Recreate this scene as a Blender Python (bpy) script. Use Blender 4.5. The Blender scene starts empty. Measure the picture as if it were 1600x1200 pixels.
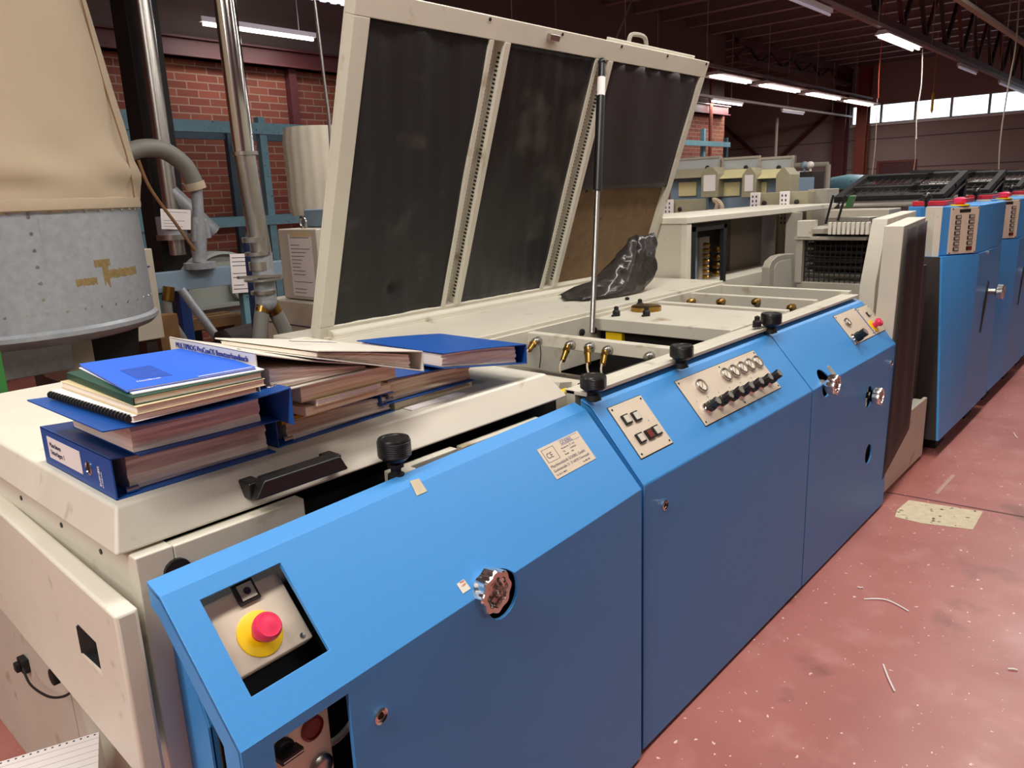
import bpy, bmesh, math, random
from mathutils import Vector, Matrix
random.seed(7)
C = bpy.context.scene.collection
V = Vector
# ------------------------------------------------------------------ camera
F, CH = 1195.0, 1.55                       # focal length in pixels of a 1600 px frame, eye height
yw, pt, rl = [math.radians(a) for a in (41.8, 13.8, -2.3)]
fw = V((math.cos(yw)*math.cos(pt), math.sin(yw)*math.cos(pt), -math.sin(pt)))
r0 = V((math.sin(yw), -math.cos(yw), 0)); u0 = r0.cross(fw)
cr = r0*math.cos(rl)+u0*math.sin(rl); cu = -r0*math.sin(rl)+u0*math.cos(rl)
CAM = V((0, 0, CH))
cd = bpy.data.cameras.new('camera'); cam = bpy.data.objects.new('camera', cd); C.objects.link(cam)
cam.matrix_world = Matrix(((cr.x, cu.x, -fw.x, 0), (cr.y, cu.y, -fw.y, 0), (cr.z, cu.z, -fw.z, CH), (0, 0, 0, 1)))
cd.sensor_width = 36; cd.lens = 36*F/1600; cd.clip_start = .05; cd.clip_end = 200
bpy.context.scene.camera = cam
vs = bpy.context.scene.view_settings
vs.view_transform = 'Standard'; vs.look = 'None'; vs.gamma = 1; vs.use_curve_mapping = False; vs.exposure = 0.0

def at(px, py, x=None, y=None, z=None):    # a measured point: pixel ray met with a real plane
    d = fw+cr*((px-800)/F)+cu*((600-py)/F)
    k = x/d.x if x is not None else y/d.y if y is not None else (z-CH)/d.z
    return CAM+d*k
def hit(px, py, P, N):
    d = fw+cr*((px-800)/F)+cu*((600-py)/F)
    return CAM+d*((V(P)-CAM).dot(N)/d.dot(N))
# ------------------------------------------------------------------ world: daylight outside the windows
w = bpy.data.worlds.new('sky'); bpy.context.scene.world = w; w.use_nodes = True
bg = w.node_tree.nodes['Background']; bg.inputs[0].default_value = (.78, .9, 1, 1); bg.inputs[1].default_value = 2.2
# ------------------------------------------------------------------ materials
def lin(h):
    h = h.lstrip('#'); o = []
    for i in (0, 2, 4):
        c = int(h[i:i+2], 16)/255; o.append(c/12.92 if c < .04045 else ((c+.055)/1.055)**2.4)
    return (*o, 1)
def mat(name, col, rough=.5, metal=0, var=.06, scale=8, bump=0, bscale=200, emit=0, coat=0, spots=None, spec=None, alpha=1, trans=0):
    m = bpy.data.materials.new(name); m.use_nodes = True; nt = m.node_tree; b = nt.nodes['Principled BSDF']
    c = lin(col); b.inputs['Roughness'].default_value = rough; b.inputs['Metallic'].default_value = metal
    if coat: b.inputs['Coat Weight'].default_value = coat; b.inputs['Coat Roughness'].default_value = .25
    if spec is not None: b.inputs['Specular IOR Level'].default_value = spec
    if trans: b.inputs['Transmission Weight'].default_value = trans
    if alpha < 1: b.inputs['Alpha'].default_value = alpha
    tc = nt.nodes.new('ShaderNodeTexCoord')
    n = nt.nodes.new('ShaderNodeTexNoise'); n.inputs['Scale'].default_value = scale; n.inputs['Detail'].default_value = 5
    nt.links.new(tc.outputs['Object'], n.inputs['Vector'])
    mx = nt.nodes.new('ShaderNodeMix'); mx.data_type = 'RGBA'
    mx.inputs['A'].default_value = tuple(v*(1-var*2) for v in c[:3])+(1,)
    mx.inputs['B'].default_value = tuple(min(1, v*(1+var)) for v in c[:3])+(1,)
    nt.links.new(n.outputs['Fac'], mx.inputs['Factor']); out = mx.outputs['Result']
    if spots:
        sc, lo, hi, sp = spots
        n2 = nt.nodes.new('ShaderNodeTexNoise'); n2.inputs['Scale'].default_value = sc; n2.inputs['Detail'].default_value = 3
        nt.links.new(tc.outputs['Object'], n2.inputs['Vector'])
        rp = nt.nodes.new('ShaderNodeMapRange'); rp.inputs['From Min'].default_value = lo; rp.inputs['From Max'].default_value = hi
        nt.links.new(n2.outputs['Fac'], rp.inputs['Value'])
        m2 = nt.nodes.new('ShaderNodeMix'); m2.data_type = 'RGBA'; m2.inputs['B'].default_value = lin(sp)
        nt.links.new(rp.outputs['Result'], m2.inputs['Factor']); nt.links.new(out, m2.inputs['A']); out = m2.outputs['Result']
    nt.links.new(out, b.inputs['Base Color'])
    if emit: b.inputs['Emission Color'].default_value = c; b.inputs['Emission Strength'].default_value = emit
    if bump:
        nb = nt.nodes.new('ShaderNodeTexNoise'); nb.inputs['Scale'].default_value = bscale; nb.inputs['Detail'].default_value = 2
        nt.links.new(tc.outputs['Object'], nb.inputs['Vector'])
        bp = nt.nodes.new('ShaderNodeBump'); bp.inputs['Strength'].default_value = bump; bp.inputs['Distance'].default_value = .002
        nt.links.new(nb.outputs['Fac'], bp.inputs['Height']); nt.links.new(bp.outputs['Normal'], b.inputs['Normal'])
    return m
M = {}
M['blue'] = mat('blue_paint', '4192d8', .42, var=.03, scale=300, bump=.25, bscale=900)
M['blue_deep'] = mat('deep_blue_paint', '1f78b8', .4, var=.05)
M['cream'] = mat('cream_paint', 'ddd8c8', .45, var=.04, scale=9, bump=.15, bscale=700, spots=(14, .66, .8, 'a99c7a'))
M['cream2'] = mat('grey_cream_paint', 'c3bcab', .45, var=.05, scale=6)
M['ivory'] = mat('worn_ivory_paint', 'cdc8b8', .5, var=.06, scale=5, spots=(9, .64, .78, '97886a'))
M['greycab'] = mat('grey_beige_paint', 'a8a294', .5, var=.05)
M['dark'] = mat('dark_interior', '0d0c0c', .8)
M['dark2'] = mat('dark_brown_steel', '2c2421', .55)
M['black'] = mat('black_plastic', '171717', .35, var=.1)
M['blackm'] = mat('matt_black', '101011', .7)
M['steel'] = mat('steel', 'b9b6b0', .3, 1, var=.08, scale=30)
M['chrome'] = mat('chrome', 'dcdad6', .14, 1, var=.03)
M['galv'] = mat('galvanised_sheet', 'a3a8ae', .4, .35, var=.15, scale=40, spots=(5, .68, .7, '8c7040'))
M['alu'] = mat('aluminium_plate', 'dccdb8', .4, .15, var=.03, scale=60)
M['brass'] = mat('brass', 'a98443', .3, 1, var=.15, scale=60)
M['rubber'] = mat('grey_rubber', '77766f', .55, var=.08)
M['red'] = mat('red_plastic', 'e2325a', .35, var=.02)
M['redpaint'] = mat('red_paint', 'c5202c', .4)
M['yellow'] = mat('yellow_plastic', 'f2c800', .4, var=.03)
M['darkred'] = mat('dark_red_button', '6e2018', .35)
M['button'] = mat('button_grey', 'cfcabb', .3)
M['glass'] = mat('gauge_glass', 'e8dcc8', .12, var=.02)
M['white'] = mat('white_paper', 'ece6e4', .7, var=.02)
M['whitev'] = mat('white_vinyl', 'e2dccf', .35, var=.03)
M['ink'] = mat('printed_ink', '3d3c52', .7)
M['inkb'] = mat('blue_ink', '2a3a86', .6)
M['blueb'] = mat('blue_binder', '17509f', .4, var=.04, bump=.1, bscale=500)
M['bluenavy'] = mat('navy_binder', '12356f', .4, var=.04)
M['bluebook'] = mat('blue_card', '2264dc', .5, var=.03)
M['bluebook2'] = mat('blue_print', '1a50b8', .5, var=.2, scale=60)
M['green'] = mat('dark_green_cover', '1d4a3a', .5)
M['greenp'] = mat('green_paint', '256f2c', .45)
M['manila'] = mat('manila_card', 'd8c69a', .7)
M['yel'] = mat('yellow_paper', 'c9a010', .7)
M['foam'] = mat('black_foam', '131213', .6, var=.3, scale=9, bump=.8, bscale=260, spots=(7, .60, .8, '3a3532'))
M['foamside'] = mat('grey_foam', '151415', .42, var=.35, scale=6, bump=.8, bscale=40, spots=(3, .6, .78, '4a4640'))
M['fibre'] = mat('brown_fibre_board', '7a6040', .8, var=.2, scale=20, bump=.4, bscale=300, spots=(18, .68, .76, '2e2014'))
M['cloth'] = mat('tan_filter_cloth', 'b3a28a', .9, var=.06, scale=3, bump=.4, bscale=900)
M['whitecloth'] = mat('white_filter_cloth', 'cfc8b6', .9, var=.08, scale=5)
M['floor'] = None
M['maroon'] = mat('maroon_steel', '5a2c30', .5, var=.1)
M['maroon2'] = mat('rusty_red_steel', '7c3a2c', .5, var=.12)
M['deck'] = mat('dark_roof_deck', '9a9290', .8, var=.15, scale=2)
M['purlin'] = mat('roof_purlin', '8e7c7c', .5, var=.1)
M['wallgrey'] = mat('grey_wall_panel', 'a08b88', .8, var=.05, scale=1)
M['walldark'] = mat('grey_brown_wall_panel', '6c5d5a', .8, var=.08, scale=1)
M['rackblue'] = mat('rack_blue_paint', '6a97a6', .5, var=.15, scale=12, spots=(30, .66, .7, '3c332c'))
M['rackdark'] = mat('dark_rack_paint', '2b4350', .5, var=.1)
M['greyblue'] = mat('grey_blue_paint', '7d93a5', .5, var=.05)
M['blower'] = mat('grey_blower_paint', '8f968f', .5, var=.05)
M['residue'] = mat('tape_residue', '8a7448', .7, var=.3, scale=60)
M['oldline'] = mat('worn_floor_line', 'b08c80', .7)
M['wood'] = mat('pallet_wood', '84613c', .8, var=.2, scale=12)
M['plastic'] = mat('grey_plastic_bag', '3f3b39', .25, var=.3, scale=12, bump=.8, bscale=18, alpha=.9)
M['curtain'] = mat('dark_brown_sheet', '2a2022', .6, var=.12, scale=5)
M['lamp'] = mat('lit_tube', 'fff6ea', .5, emit=9)
M['lampdim'] = mat('dim_tube', 'c9c2d2', .4, emit=.25)
M['fixture'] = mat('white_enamel', 'd8d4d6', .4, var=.03)
M['yellowunit'] = mat('yellowed_plastic', 'd8cf9c', .45, var=.05)
M['olive'] = mat('olive_grey_paint', 'a19a80', .5, var=.05)
M['clear'] = mat('clear_guard', 'c9cfd0', .2, alpha=.7)
M['window'] = mat('window_glass', 'ffffff', .02, var=0, trans=1, alpha=.25)
M['orange'] = mat('orange_rope', 'c8542a', .7)
M['tape'] = mat('old_tape', 'b8a890', .6)
M['patch'] = mat('bare_concrete', 'd4c6a8', .9, var=.15, scale=30, bump=.4, bscale=80, spots=(26, .62, .68, '5b4c3c'))

def paper_mat(name, a, b_, sc=120):
    m = bpy.data.materials.new(name); m.use_nodes = True; nt = m.node_tree; b = nt.nodes['Principled BSDF']; b.inputs['Roughness'].default_value = .85
    tc = nt.nodes.new('ShaderNodeTexCoord'); mp = nt.nodes.new('ShaderNodeMapping'); mp.inputs['Scale'].default_value = (2, 2, sc*4)
    n = nt.nodes.new('ShaderNodeTexNoise'); n.inputs['Scale'].default_value = 1.6; n.inputs['Detail'].default_value = 4
    nt.links.new(tc.outputs['Object'], mp.inputs[0]); nt.links.new(mp.outputs[0], n.inputs['Vector'])
    r = nt.nodes.new('ShaderNodeValToRGB'); r.color_ramp.elements[0].position = .35; r.color_ramp.elements[1].position = .65
    r.color_ramp.elements[0].color = lin(a); r.color_ramp.elements[1].color = lin(b_)
    nt.links.new(n.outputs['Fac'], r.inputs[0]); nt.links.new(r.outputs[0], b.inputs['Base Color'])
    return m
M['pages'] = paper_mat('page_block', 'e2d0be', 'fff8ee')
M['pages2'] = paper_mat('page_block_yellowish', 'dcc8a2', 'fcf0d4')

def brick_mat():
    m = bpy.data.materials.new('red_brick'); m.use_nodes = True; nt = m.node_tree; b = nt.nodes['Principled BSDF']; b.inputs['Roughness'].default_value = .85
    tc = nt.nodes.new('ShaderNodeTexCoord'); sp = nt.nodes.new('ShaderNodeSeparateXYZ'); cb = nt.nodes.new('ShaderNodeCombineXYZ')
    nt.links.new(tc.outputs['Object'], sp.inputs[0]); nt.links.new(sp.outputs['X'], cb.inputs['X']); nt.links.new(sp.outputs['Z'], cb.inputs['Y'])
    br = nt.nodes.new('ShaderNodeTexBrick'); br.inputs['Scale'].default_value = 1; br.inputs['Brick Width'].default_value = .25; br.inputs['Row Height'].default_value = .083
    br.inputs['Mortar Size'].default_value = .007; br.inputs['Color1'].default_value = lin('93503d'); br.inputs['Color2'].default_value = lin('7a3f32'); br.inputs['Mortar'].default_value = lin('9c8576')
    nt.links.new(cb.outputs[0], br.inputs['Vector'])
    n = nt.nodes.new('ShaderNodeTexNoise'); n.inputs['Scale'].default_value = 1.3; nt.links.new(tc.outputs['Object'], n.inputs['Vector'])
    mx = nt.nodes.new('ShaderNodeMix'); mx.data_type = 'RGBA'; mx.blend_type = 'MULTIPLY'; mx.inputs['Factor'].default_value = .35
    nt.links.new(br.outputs['Color'], mx.inputs['A']); nt.links.new(n.outputs['Color'], mx.inputs['B']); nt.links.new(mx.outputs['Result'], b.inputs['Base Color'])
    bp = nt.nodes.new('ShaderNodeBump'); bp.inputs['Strength'].default_value = .5; bp.inputs['Distance'].default_value = .01; bp.invert = True
    nt.links.new(br.outputs['Fac'], bp.inputs['Height']); nt.links.new(bp.outputs[0], b.inputs['Normal'])
    return m
M['brick'] = brick_mat()
def floor_mat():
    m = bpy.data.materials.new('red_floor_paint'); m.use_nodes = True; nt = m.node_tree; b = nt.nodes['Principled BSDF']
    b.inputs['Roughness'].default_value = .33; b.inputs['Specular IOR Level'].default_value = .5
    tc = nt.nodes.new('ShaderNodeTexCoord'); N = lambda s, d=5: None
    def noise(sc, det=5):
        n = nt.nodes.new('ShaderNodeTexNoise'); n.inputs['Scale'].default_value = sc; n.inputs['Detail'].default_value = det; nt.links.new(tc.outputs['Object'], n.inputs['Vector']); return n
    def ramp(src, lo, hi):
        r = nt.nodes.new('ShaderNodeMapRange'); r.inputs['From Min'].default_value = lo; r.inputs['From Max'].default_value = hi; nt.links.new(src, r.inputs['Value']); return r.outputs['Result']
    def mix(f, a, c2):
        x = nt.nodes.new('ShaderNodeMix'); x.data_type = 'RGBA'; nt.links.new(f, x.inputs['Factor'])
        if isinstance(a, tuple): x.inputs['A'].default_value = a
        else: nt.links.new(a, x.inputs['A'])
        x.inputs['B'].default_value = c2; return x.outputs['Result']
    c = mix(ramp(noise(1.1).outputs['Fac'], .35, .65), lin('9c5c54'), lin('b27168'))
    c = mix(ramp(noise(6, 8).outputs['Fac'], .55, .8), c, lin('b98078'))
    c = mix(ramp(noise(45, 2).outputs['Fac'], .70, .72), c, lin('e6c8bc'))
    c = mix(ramp(noise(3.1, 9).outputs['Fac'], .62, .75), c, lin('7a4a42'))
    nt.links.new(c, b.inputs['Base Color'])
    r = ramp(noise(4).outputs['Fac'], 0, 1); mr = nt.nodes.new('ShaderNodeMapRange'); mr.inputs['To Min'].default_value = .22; mr.inputs['To Max'].default_value = .5
    nt.links.new(r, mr.inputs['Value']); nt.links.new(mr.outputs['Result'], b.inputs['Roughness'])
    return m
M['floor'] = floor_mat()
# ------------------------------------------------------------------ builders
class MB:
    def __init__(s): s.bm = bmesh.new()
    def poly(s, pts, faces):
        vv = [s.bm.verts.new(V(p)) for p in pts]
        for f in faces:
            try: s.bm.faces.new([vv[i] for i in f])
            except ValueError: pass
        return s
    def hexa(s, p):        # 8 points: bottom ring of four, top ring of four
        return s.poly(p, [(3, 2, 1, 0), (4, 5, 6, 7), (0, 1, 5, 4), (1, 2, 6, 5), (2, 3, 7, 6), (3, 0, 4, 7)])
    def box(s, x0, x1, y0, y1, z0, z1):
        return s.hexa([(x0, y0, z0), (x1, y0, z0), (x1, y1, z0), (x0, y1, z0), (x0, y0, z1), (x1, y0, z1), (x1, y1, z1), (x0, y1, z1)])
    def fbox(s, f, x0, x1, y0, y1, z0, z1):   # box in a frame
        return s.hexa([f @ V(p) for p in ((x0, y0, z0), (x1, y0, z0), (x1, y1, z0), (x0, y1, z0), (x0, y0, z1), (x1, y0, z1), (x1, y1, z1), (x0, y1, z1))])
    def prism(s, pts, d):  # closed outline swept by d
        n = len(pts); d = V(d); p = [V(q) for q in pts]
        return s.poly(p+[q+d for q in p], [tuple(range(n))[::-1], tuple(range(n, 2*n))]+[(i, (i+1) % n, n+(i+1) % n, n+i) for i in range(n)])
    def lathe(s, o, ax, prof, n=24, lob=0, lobn=0, sy=1):  # profile (radius, height) about an axis
        ax = V(ax).normalized(); a = ax.orthogonal().normalized(); b = ax.cross(a); o = V(o); pts = []; fs = []
        for (r, h) in prof:
            for i in range(n):
                t = 2*math.pi*i/n; rr = r*(1+lob*math.cos(lobn*t)) if lobn else r
                pts.append(o+ax*h+(a*math.cos(t)+b*math.sin(t)*sy)*rr)
        m = len(prof)
        for j in range(m-1):
            for i in range(n): fs.append((j*n+i, j*n+(i+1) % n, (j+1)*n+(i+1) % n, (j+1)*n+i))
        fs.append(tuple(range(n))[::-1]); fs.append(tuple((m-1)*n+i for i in range(n)))
        return s.poly(pts, fs)
    def cyl(s, a, b, r, r2=None, n=16):
        a, b = V(a), V(b); return s.lathe(a, b-a, [(r, 0), (r if r2 is None else r2, (b-a).length)], n)
    def bar(s, a, b, w, h, up=(0, 0, 1)):
        a, b = V(a), V(b); d = (b-a).normalized(); x = d.cross(V(up))
        x = x.normalized() if x.length > 1e-4 else V((1, 0, 0)); y = x.cross(d)
        q = [(-w/2, -h/2), (w/2, -h/2), (w/2, h/2), (-w/2, h/2)]
        return s.hexa([a+x*i+y*j for i, j in q]+[b+x*i+y*j for i, j in q])
    def tube(s, pts, r, n=10):
        P = [V(p) for p in pts]
        Q = []                                # Catmull-Rom resample
        for i in range(len(P)-1):
            p0 = P[max(i-1, 0)]; p1 = P[i]; p2 = P[i+1]; p3 = P[min(i+2, len(P)-1)]
            for k in range(6):
                t = k/6; Q.append(.5*((2*p1)+(p2-p0)*t+(2*p0-5*p1+4*p2-p3)*t*t+(3*p1-p0-3*p2+p3)*t**3))
        Q.append(P[-1]); up = None; pts2 = []; fs = []
        for i, q in enumerate(Q):
            d = (Q[min(i+1, len(Q)-1)]-Q[max(i-1, 0)]).normalized()
            x = d.orthogonal().normalized() if up is None else (up-d*up.dot(d)).normalized(); up = x; y = d.cross(x)
            rr = r[0]+(r[1]-r[0])*i/(len(Q)-1) if isinstance(r, tuple) else r
            pts2 += [q+(x*math.cos(2*math.pi*k/n)+y*math.sin(2*math.pi*k/n))*rr for k in range(n)]
        for j in range(len(Q)-1):
            for i in range(n): fs.append((j*n+i, j*n+(i+1) % n, (j+1)*n+(i+1) % n, (j+1)*n+i))
        fs.append(tuple(range(n))[::-1]); fs.append(tuple((len(Q)-1)*n+i for i in range(n)))
        return s.poly(pts2, fs)
    def sphere(s, c, r, n=12):
        pr = [(max(.0005, r*math.sin(math.pi*i/8)), -r*math.cos(math.pi*i/8)) for i in range(9)]
        return s.lathe(c, (0, 0, 1), pr, n)
    def text(s, body, size, f, align='LEFT', ext=.0004):
        cu_ = bpy.data.curves.new('t', 'FONT'); cu_.body = body; cu_.size = size; cu_.align_x = align; cu_.extrude = ext; cu_.resolution_u = 3
        o = bpy.data.objects.new('t', cu_); C.objects.link(o); bpy.context.view_layer.update()
        me = bpy.data.meshes.new_from_object(o.evaluated_get(bpy.context.evaluated_depsgraph_get()))
        me.transform(f); s.bm.from_mesh(me); bpy.data.objects.remove(o); bpy.data.curves.remove(cu_); bpy.data.meshes.remove(me); return s

WM = {}
def build(name, mb, m, parent=None, bevel=0, smooth=True, seg=2, ang=35):
    me = bpy.data.meshes.new(name); bmesh.ops.recalc_face_normals(mb.bm, faces=mb.bm.faces[:])
    mb.bm.to_mesh(me); mb.bm.free()
    if parent is not None: me.transform(WM[parent.name].inverted())
    if isinstance(m, str): m = M[m]
    me.materials.append(m)
    if smooth: me.shade_smooth(); me.set_sharp_from_angle(angle=math.radians(ang))
    o = bpy.data.objects.new(name, me); C.objects.link(o)
    if parent is not None: o.parent = parent; WM[o.name] = WM[parent.name]
    else: WM[o.name] = Matrix()
    if bevel:
        b = o.modifiers.new('bevel', 'BEVEL'); b.width = bevel; b.segments = seg; b.limit_method = 'ANGLE'; b.angle_limit = math.radians(40); b.harden_normals = True
    return o
def cut(o, mbs):
    for mb in mbs:
        c = build('cutter', mb, 'dark', o.parent, smooth=False)
        md = o.modifiers.new('cut', 'BOOLEAN'); md.object = c; md.operation = 'DIFFERENCE'; md.solver = 'EXACT'
        mods = [x for x in o.modifiers if x.type == 'BEVEL']; saved = [(x.width, x.segments) for x in mods]
        for x in mods: o.modifiers.remove(x)
        bpy.context.view_layer.update()
        me = bpy.data.meshes.new_from_object(o.evaluated_get(bpy.context.evaluated_depsgraph_get()))
        o.modifiers.clear(); old = o.data; nm = old.name; o.data = me; bpy.data.meshes.remove(old); me.name = nm
        bpy.data.objects.remove(c); me.set_sharp_from_angle(angle=math.radians(14))
        for wd, sg in saved:
            b = o.modifiers.new('bevel', 'BEVEL'); b.width = wd; b.segments = sg; b.limit_method = 'ANGLE'; b.angle_limit = math.radians(40)
    return o
def thing(name, label, cat, loc=(0, 0, 0), rz=0, group=None):
    o = bpy.data.objects.new(name, None); C.objects.link(o); o.empty_display_size = .1
    o.location = loc; o.rotation_euler = (0, 0, rz); o['label'] = label; o['category'] = cat
    if group: o['group'] = group
    WM[o.name] = Matrix.Translation(V(loc)) @ Matrix.Rotation(rz, 4, 'Z'); return o
def tag(o, label, cat, group=None, kind=None):
    o['label'] = label; o['category'] = cat
    if group: o['group'] = group
    if kind: o['kind'] = kind
    return o
def struct(name, mb, m, **k):
    o = build(name, mb, m, **k); o['kind'] = 'structure'; return o
def copy_tree(o, parent=None):
    c = o.copy(); C.objects.link(c)
    if parent is not None: c.parent = parent
    for ch in list(o.children): copy_tree(ch, c)
    return c
def frame(o, x, y):
    x = V(x).normalized(); y = V(y); z = x.cross(y).normalized(); y = z.cross(x); o = V(o)
    return Matrix(((x.x, y.x, z.x, o.x), (x.y, y.y, z.y, o.y), (x.z, y.z, z.z, o.z), (0, 0, 0, 1)))
def lines_on(mb, f, w_, h_, rows, lh=.006, seed=1):
    rnd = random.Random(seed)
    for i in range(rows):
        if rnd.random() < .2: continue
        y = h_*(1-(i+1)/(rows+1)); mb.fbox(f, -w_*.42, -w_*.42+w_*rnd.uniform(.35, .82), y-lh/2, y+lh/2, .0008, .0014)
    return mb
# ================================================================== ROOM
struct('floor', MB().box(-6.1, 25.2, -7.2, 15, -.2, 0), 'floor', smooth=False)
struct('ceiling', MB().box(-6.1, 25.2, -7.2, 15, 5.0, 5.1), 'deck', smooth=False)
struct('wall_left', MB().box(-6.1, 17.2, 8.5, 8.75, 0, 3.3), 'brick', smooth=False)
struct('wall_left_upper', MB().box(-6.1, 17.2, 8.52, 8.7, 3.3, 5), 'walldark', smooth=False)
struct('wall_back', MB().box(-6.1, -6, -7.2, 8.6, 0, 5), 'wallgrey', smooth=False)
struct('wall_right', MB().box(-6.1, 25.2, -7.2, -7.1, 0, 5), 'wallgrey', smooth=False)
struct('wall_side', MB().box(17.1, 25.2, 14.8, 14.9, 0, 5), 'walldark', smooth=False)
struct('wall_return', MB().box(17.1, 17.2, 8.6, 14.9, 0, 5), 'walldark', smooth=False)
WX = 25.0
fwall = struct('wall_front', MB().box(WX, WX+.2, -7.2, 15, 0, 3.2).box(WX, WX+.2, -7.2, 15, 3.75, 5).box(WX, WX+.2, 8.25, 15, 3.2, 3.75), 'wallgrey', smooth=False)
mb = MB()
for z in (1.05, 1.9, 2.75): mb.box(WX-.012, WX, -7, 15, z, z+.03)
struct('trim_1', mb, 'walldark', smooth=False)                 # joints between the wall boards
struct('trim_2', MB().box(WX-.1, WX+.02, -7, 8.25, 3.14, 3.2), 'fixture', smooth=False)
struct('trim_3', MB().box(-6, 17.1, 8.36, 8.5, 3.13, 3.33).box(-6, 17.1, 8.3, 8.5, 3.13, 3.15).box(-6, 17.1, 8.3, 8.5, 3.31, 3.33), 'maroon', smooth=False)
edges = [8.25, 7.42, 6.5, 5.58, 4.66, 3.74, 2.82, 1.9, .98, .06, -.86, -1.78, -2.7, -3.62, -4.54, -5.46, -6.38]
for i in range(len(edges)-1):
    a, b = edges[i+1], edges[i]; m_ = MB(); t = .03
    m_.box(WX+.02, WX+.09, a, b, 3.2, 3.2+t).box(WX+.02, WX+.09, a, b, 3.75-t, 3.75).box(WX+.02, WX+.09, a, a+t, 3.2+t, 3.75-t).box(WX+.02, WX+.09, b-t, b, 3.2+t, 3.75-t)
    fr = struct('window_%d' % (i+1), m_, 'greycab', smooth=False)
    build('pane', MB().box(WX+.05, WX+.056, a+t, b-t, 3.2+t, 3.75-t), 'window', fr, smooth=False)
dr = struct('door_1', MB().box(WX-.03, WX-.001, 6.42, 7.34, 0, 2.07), 'maroon', smooth=False)
build('door_frame', MB().box(WX-.05, WX-.002, 7.34, 7.42, 0, 2.13).box(WX-.05, WX-.002, 6.34, 6.42, 0, 2.13).box(WX-.05, WX-.002, 6.42, 7.34, 2.07, 2.13), 'maroon2', dr, smooth=False)
# brick pilasters' steel posts on the left wall
for i, x in enumerate((4.75+.87, 9.4, 13)):
    struct('trim_%d' % (4+i), MB().box(x, x+.1, 8.4, 8.5, 0, 3.13), 'maroon', smooth=False)
# ------------------------------------------------------------------ roof steel
for i in range(24):
    x = 1.2+i*1.02
    o = build('roof_purlin', MB().box(x, x+.05, -7, 14.7, 4.82, 5).box(x-.04, x+.09, -7, 14.7, 4.8, 4.82), 'purlin', smooth=False)
    tag(o, 'dark steel purlin crossing under the roof deck', 'beam', 'purlins under the roof deck')
def truss(Y, x0, x1, z0, label, step=1.3):
    t = thing('roof_truss', label, 'roof truss', (x0, Y, z0))
    build('top_chord', MB().box(x0, x1, Y-.05, Y+.05, 4.66, 4.79), 'maroon', t, smooth=False)
    build('bottom_chord', MB().box(x0, x1, Y-.06, Y+.06, z0, z0+.1), 'maroon', t, smooth=False)
    x = x0; k = 0
    while x+step <= x1+.01:
        a = (x, Y, z0+.1 if k % 2 == 0 else 4.66); b = (x+step*.5, Y, 4.66 if k % 2 == 0 else z0+.1)
        build('web_bar', MB().bar(a, b, .06, .06, (0, 1, 0)), 'dark2' if k % 3 else 'maroon', t, smooth=False)
        x += step*.5; k += 1
    return t
truss(3.78, 7.0, 24.9, 3.72, 'maroon lattice roof truss above the lit lamp and hanging chain')
truss(8.3, 17.3, 24.9, 4.3, 'pinkish roof truss ending at the corner column, behind the row of lamps')
t = truss(-1.2, 2, 24.9, 3.9, 'lattice roof truss over the aisle')
def rail(a, b, label, m='greycab', hz=.05):
    t = thing('lighting_rail', label, 'rail', a)
    a, b = V(a), V(b)
    build('rail_profile', MB().bar(a, b, .07, hz), m, t, smooth=False)
    n = int((b-a).length/3.2); mbx = 0
    for i in range(n+1):
        p = a.lerp(b, (i+.5)/(n+1)); build('hanger_rod', MB().cyl(p, (p.x, p.y, 4.8), .008, n=6), 'greycab', t)
    return t
rail((5.0, 3.7, 3.66), (24.8, 3.7, 3.66), 'lilac grey lighting rail running towards the high windows', 'purlin')
rail((9.5, 2.49, 3.62), (24.8, 2.49, 3.62), 'pale twin cable rail at the top right corner')
rail((6.9, 7.12, 3.74), (23.1, 7.12, 3.74), 'grey rail carrying the row of four bright lamps', 'purlin')
rail((9.0, 8.2, 3.45), (24.8, 8.2, 3.45), 'thin grey rail below the row of bright lamps', 'purlin')
def lamp(a, b, label, lit=True, group=None, power=0, wide=.2, refl=True, hang=0):
    a, b = V(a), V(b); L = (b-a).length; d = (b-a).normalized(); s = V((0, 0, 1)).cross(d).normalized(); c = (a+b)/2
    t = thing('fluorescent_lamp', label, 'lamp', tuple(c), 0, group)
    f = frame(c, d, s)
    if refl: build('reflector', MB().hexa([f @ V(p) for p in ((-L/2, -wide/2, .0), (L/2, -wide/2, 0), (L/2, wide/2, 0), (-L/2, wide/2, 0), (-L/2, -wide/4, .06), (L/2, -wide/4, .06), (L/2, wide/4, .06), (-L/2, wide/4, .06))]), 'fixture', t, smooth=False)
    else: build('housing', MB().fbox(f, -L/2, L/2, -.03, .03, .0, .05), 'fixture', t, smooth=False)
    for q in ((-.045, .045) if refl else (0,)):
        build('tube', MB().cyl(f @ V((-L/2+.03, q, -.022)), f @ V((L/2-.03, q, -.022)), .016, n=10), 'lamp' if lit else 'lampdim', t)
    if hang:
        for q in (-.35, .35): p_ = f @ V((L*q, 0, .04)); build('hanger_rod', MB().cyl(p_, (p_.x, p_.y, hang), .006, n=6), 'fixture', t)
    if power:
        ld = bpy.data.lights.new('tube_light', 'AREA'); ld.shape = 'RECTANGLE'; ld.size = L; ld.size_y = wide; ld.energy = power; ld.color = (1, .955, .9)
        lo = bpy.data.objects.new('tube_light', ld); C.objects.link(lo); lo.parent = t
        mm = frame((0, 0, -.05), d, s); lo.matrix_local = mm
    return t
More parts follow.
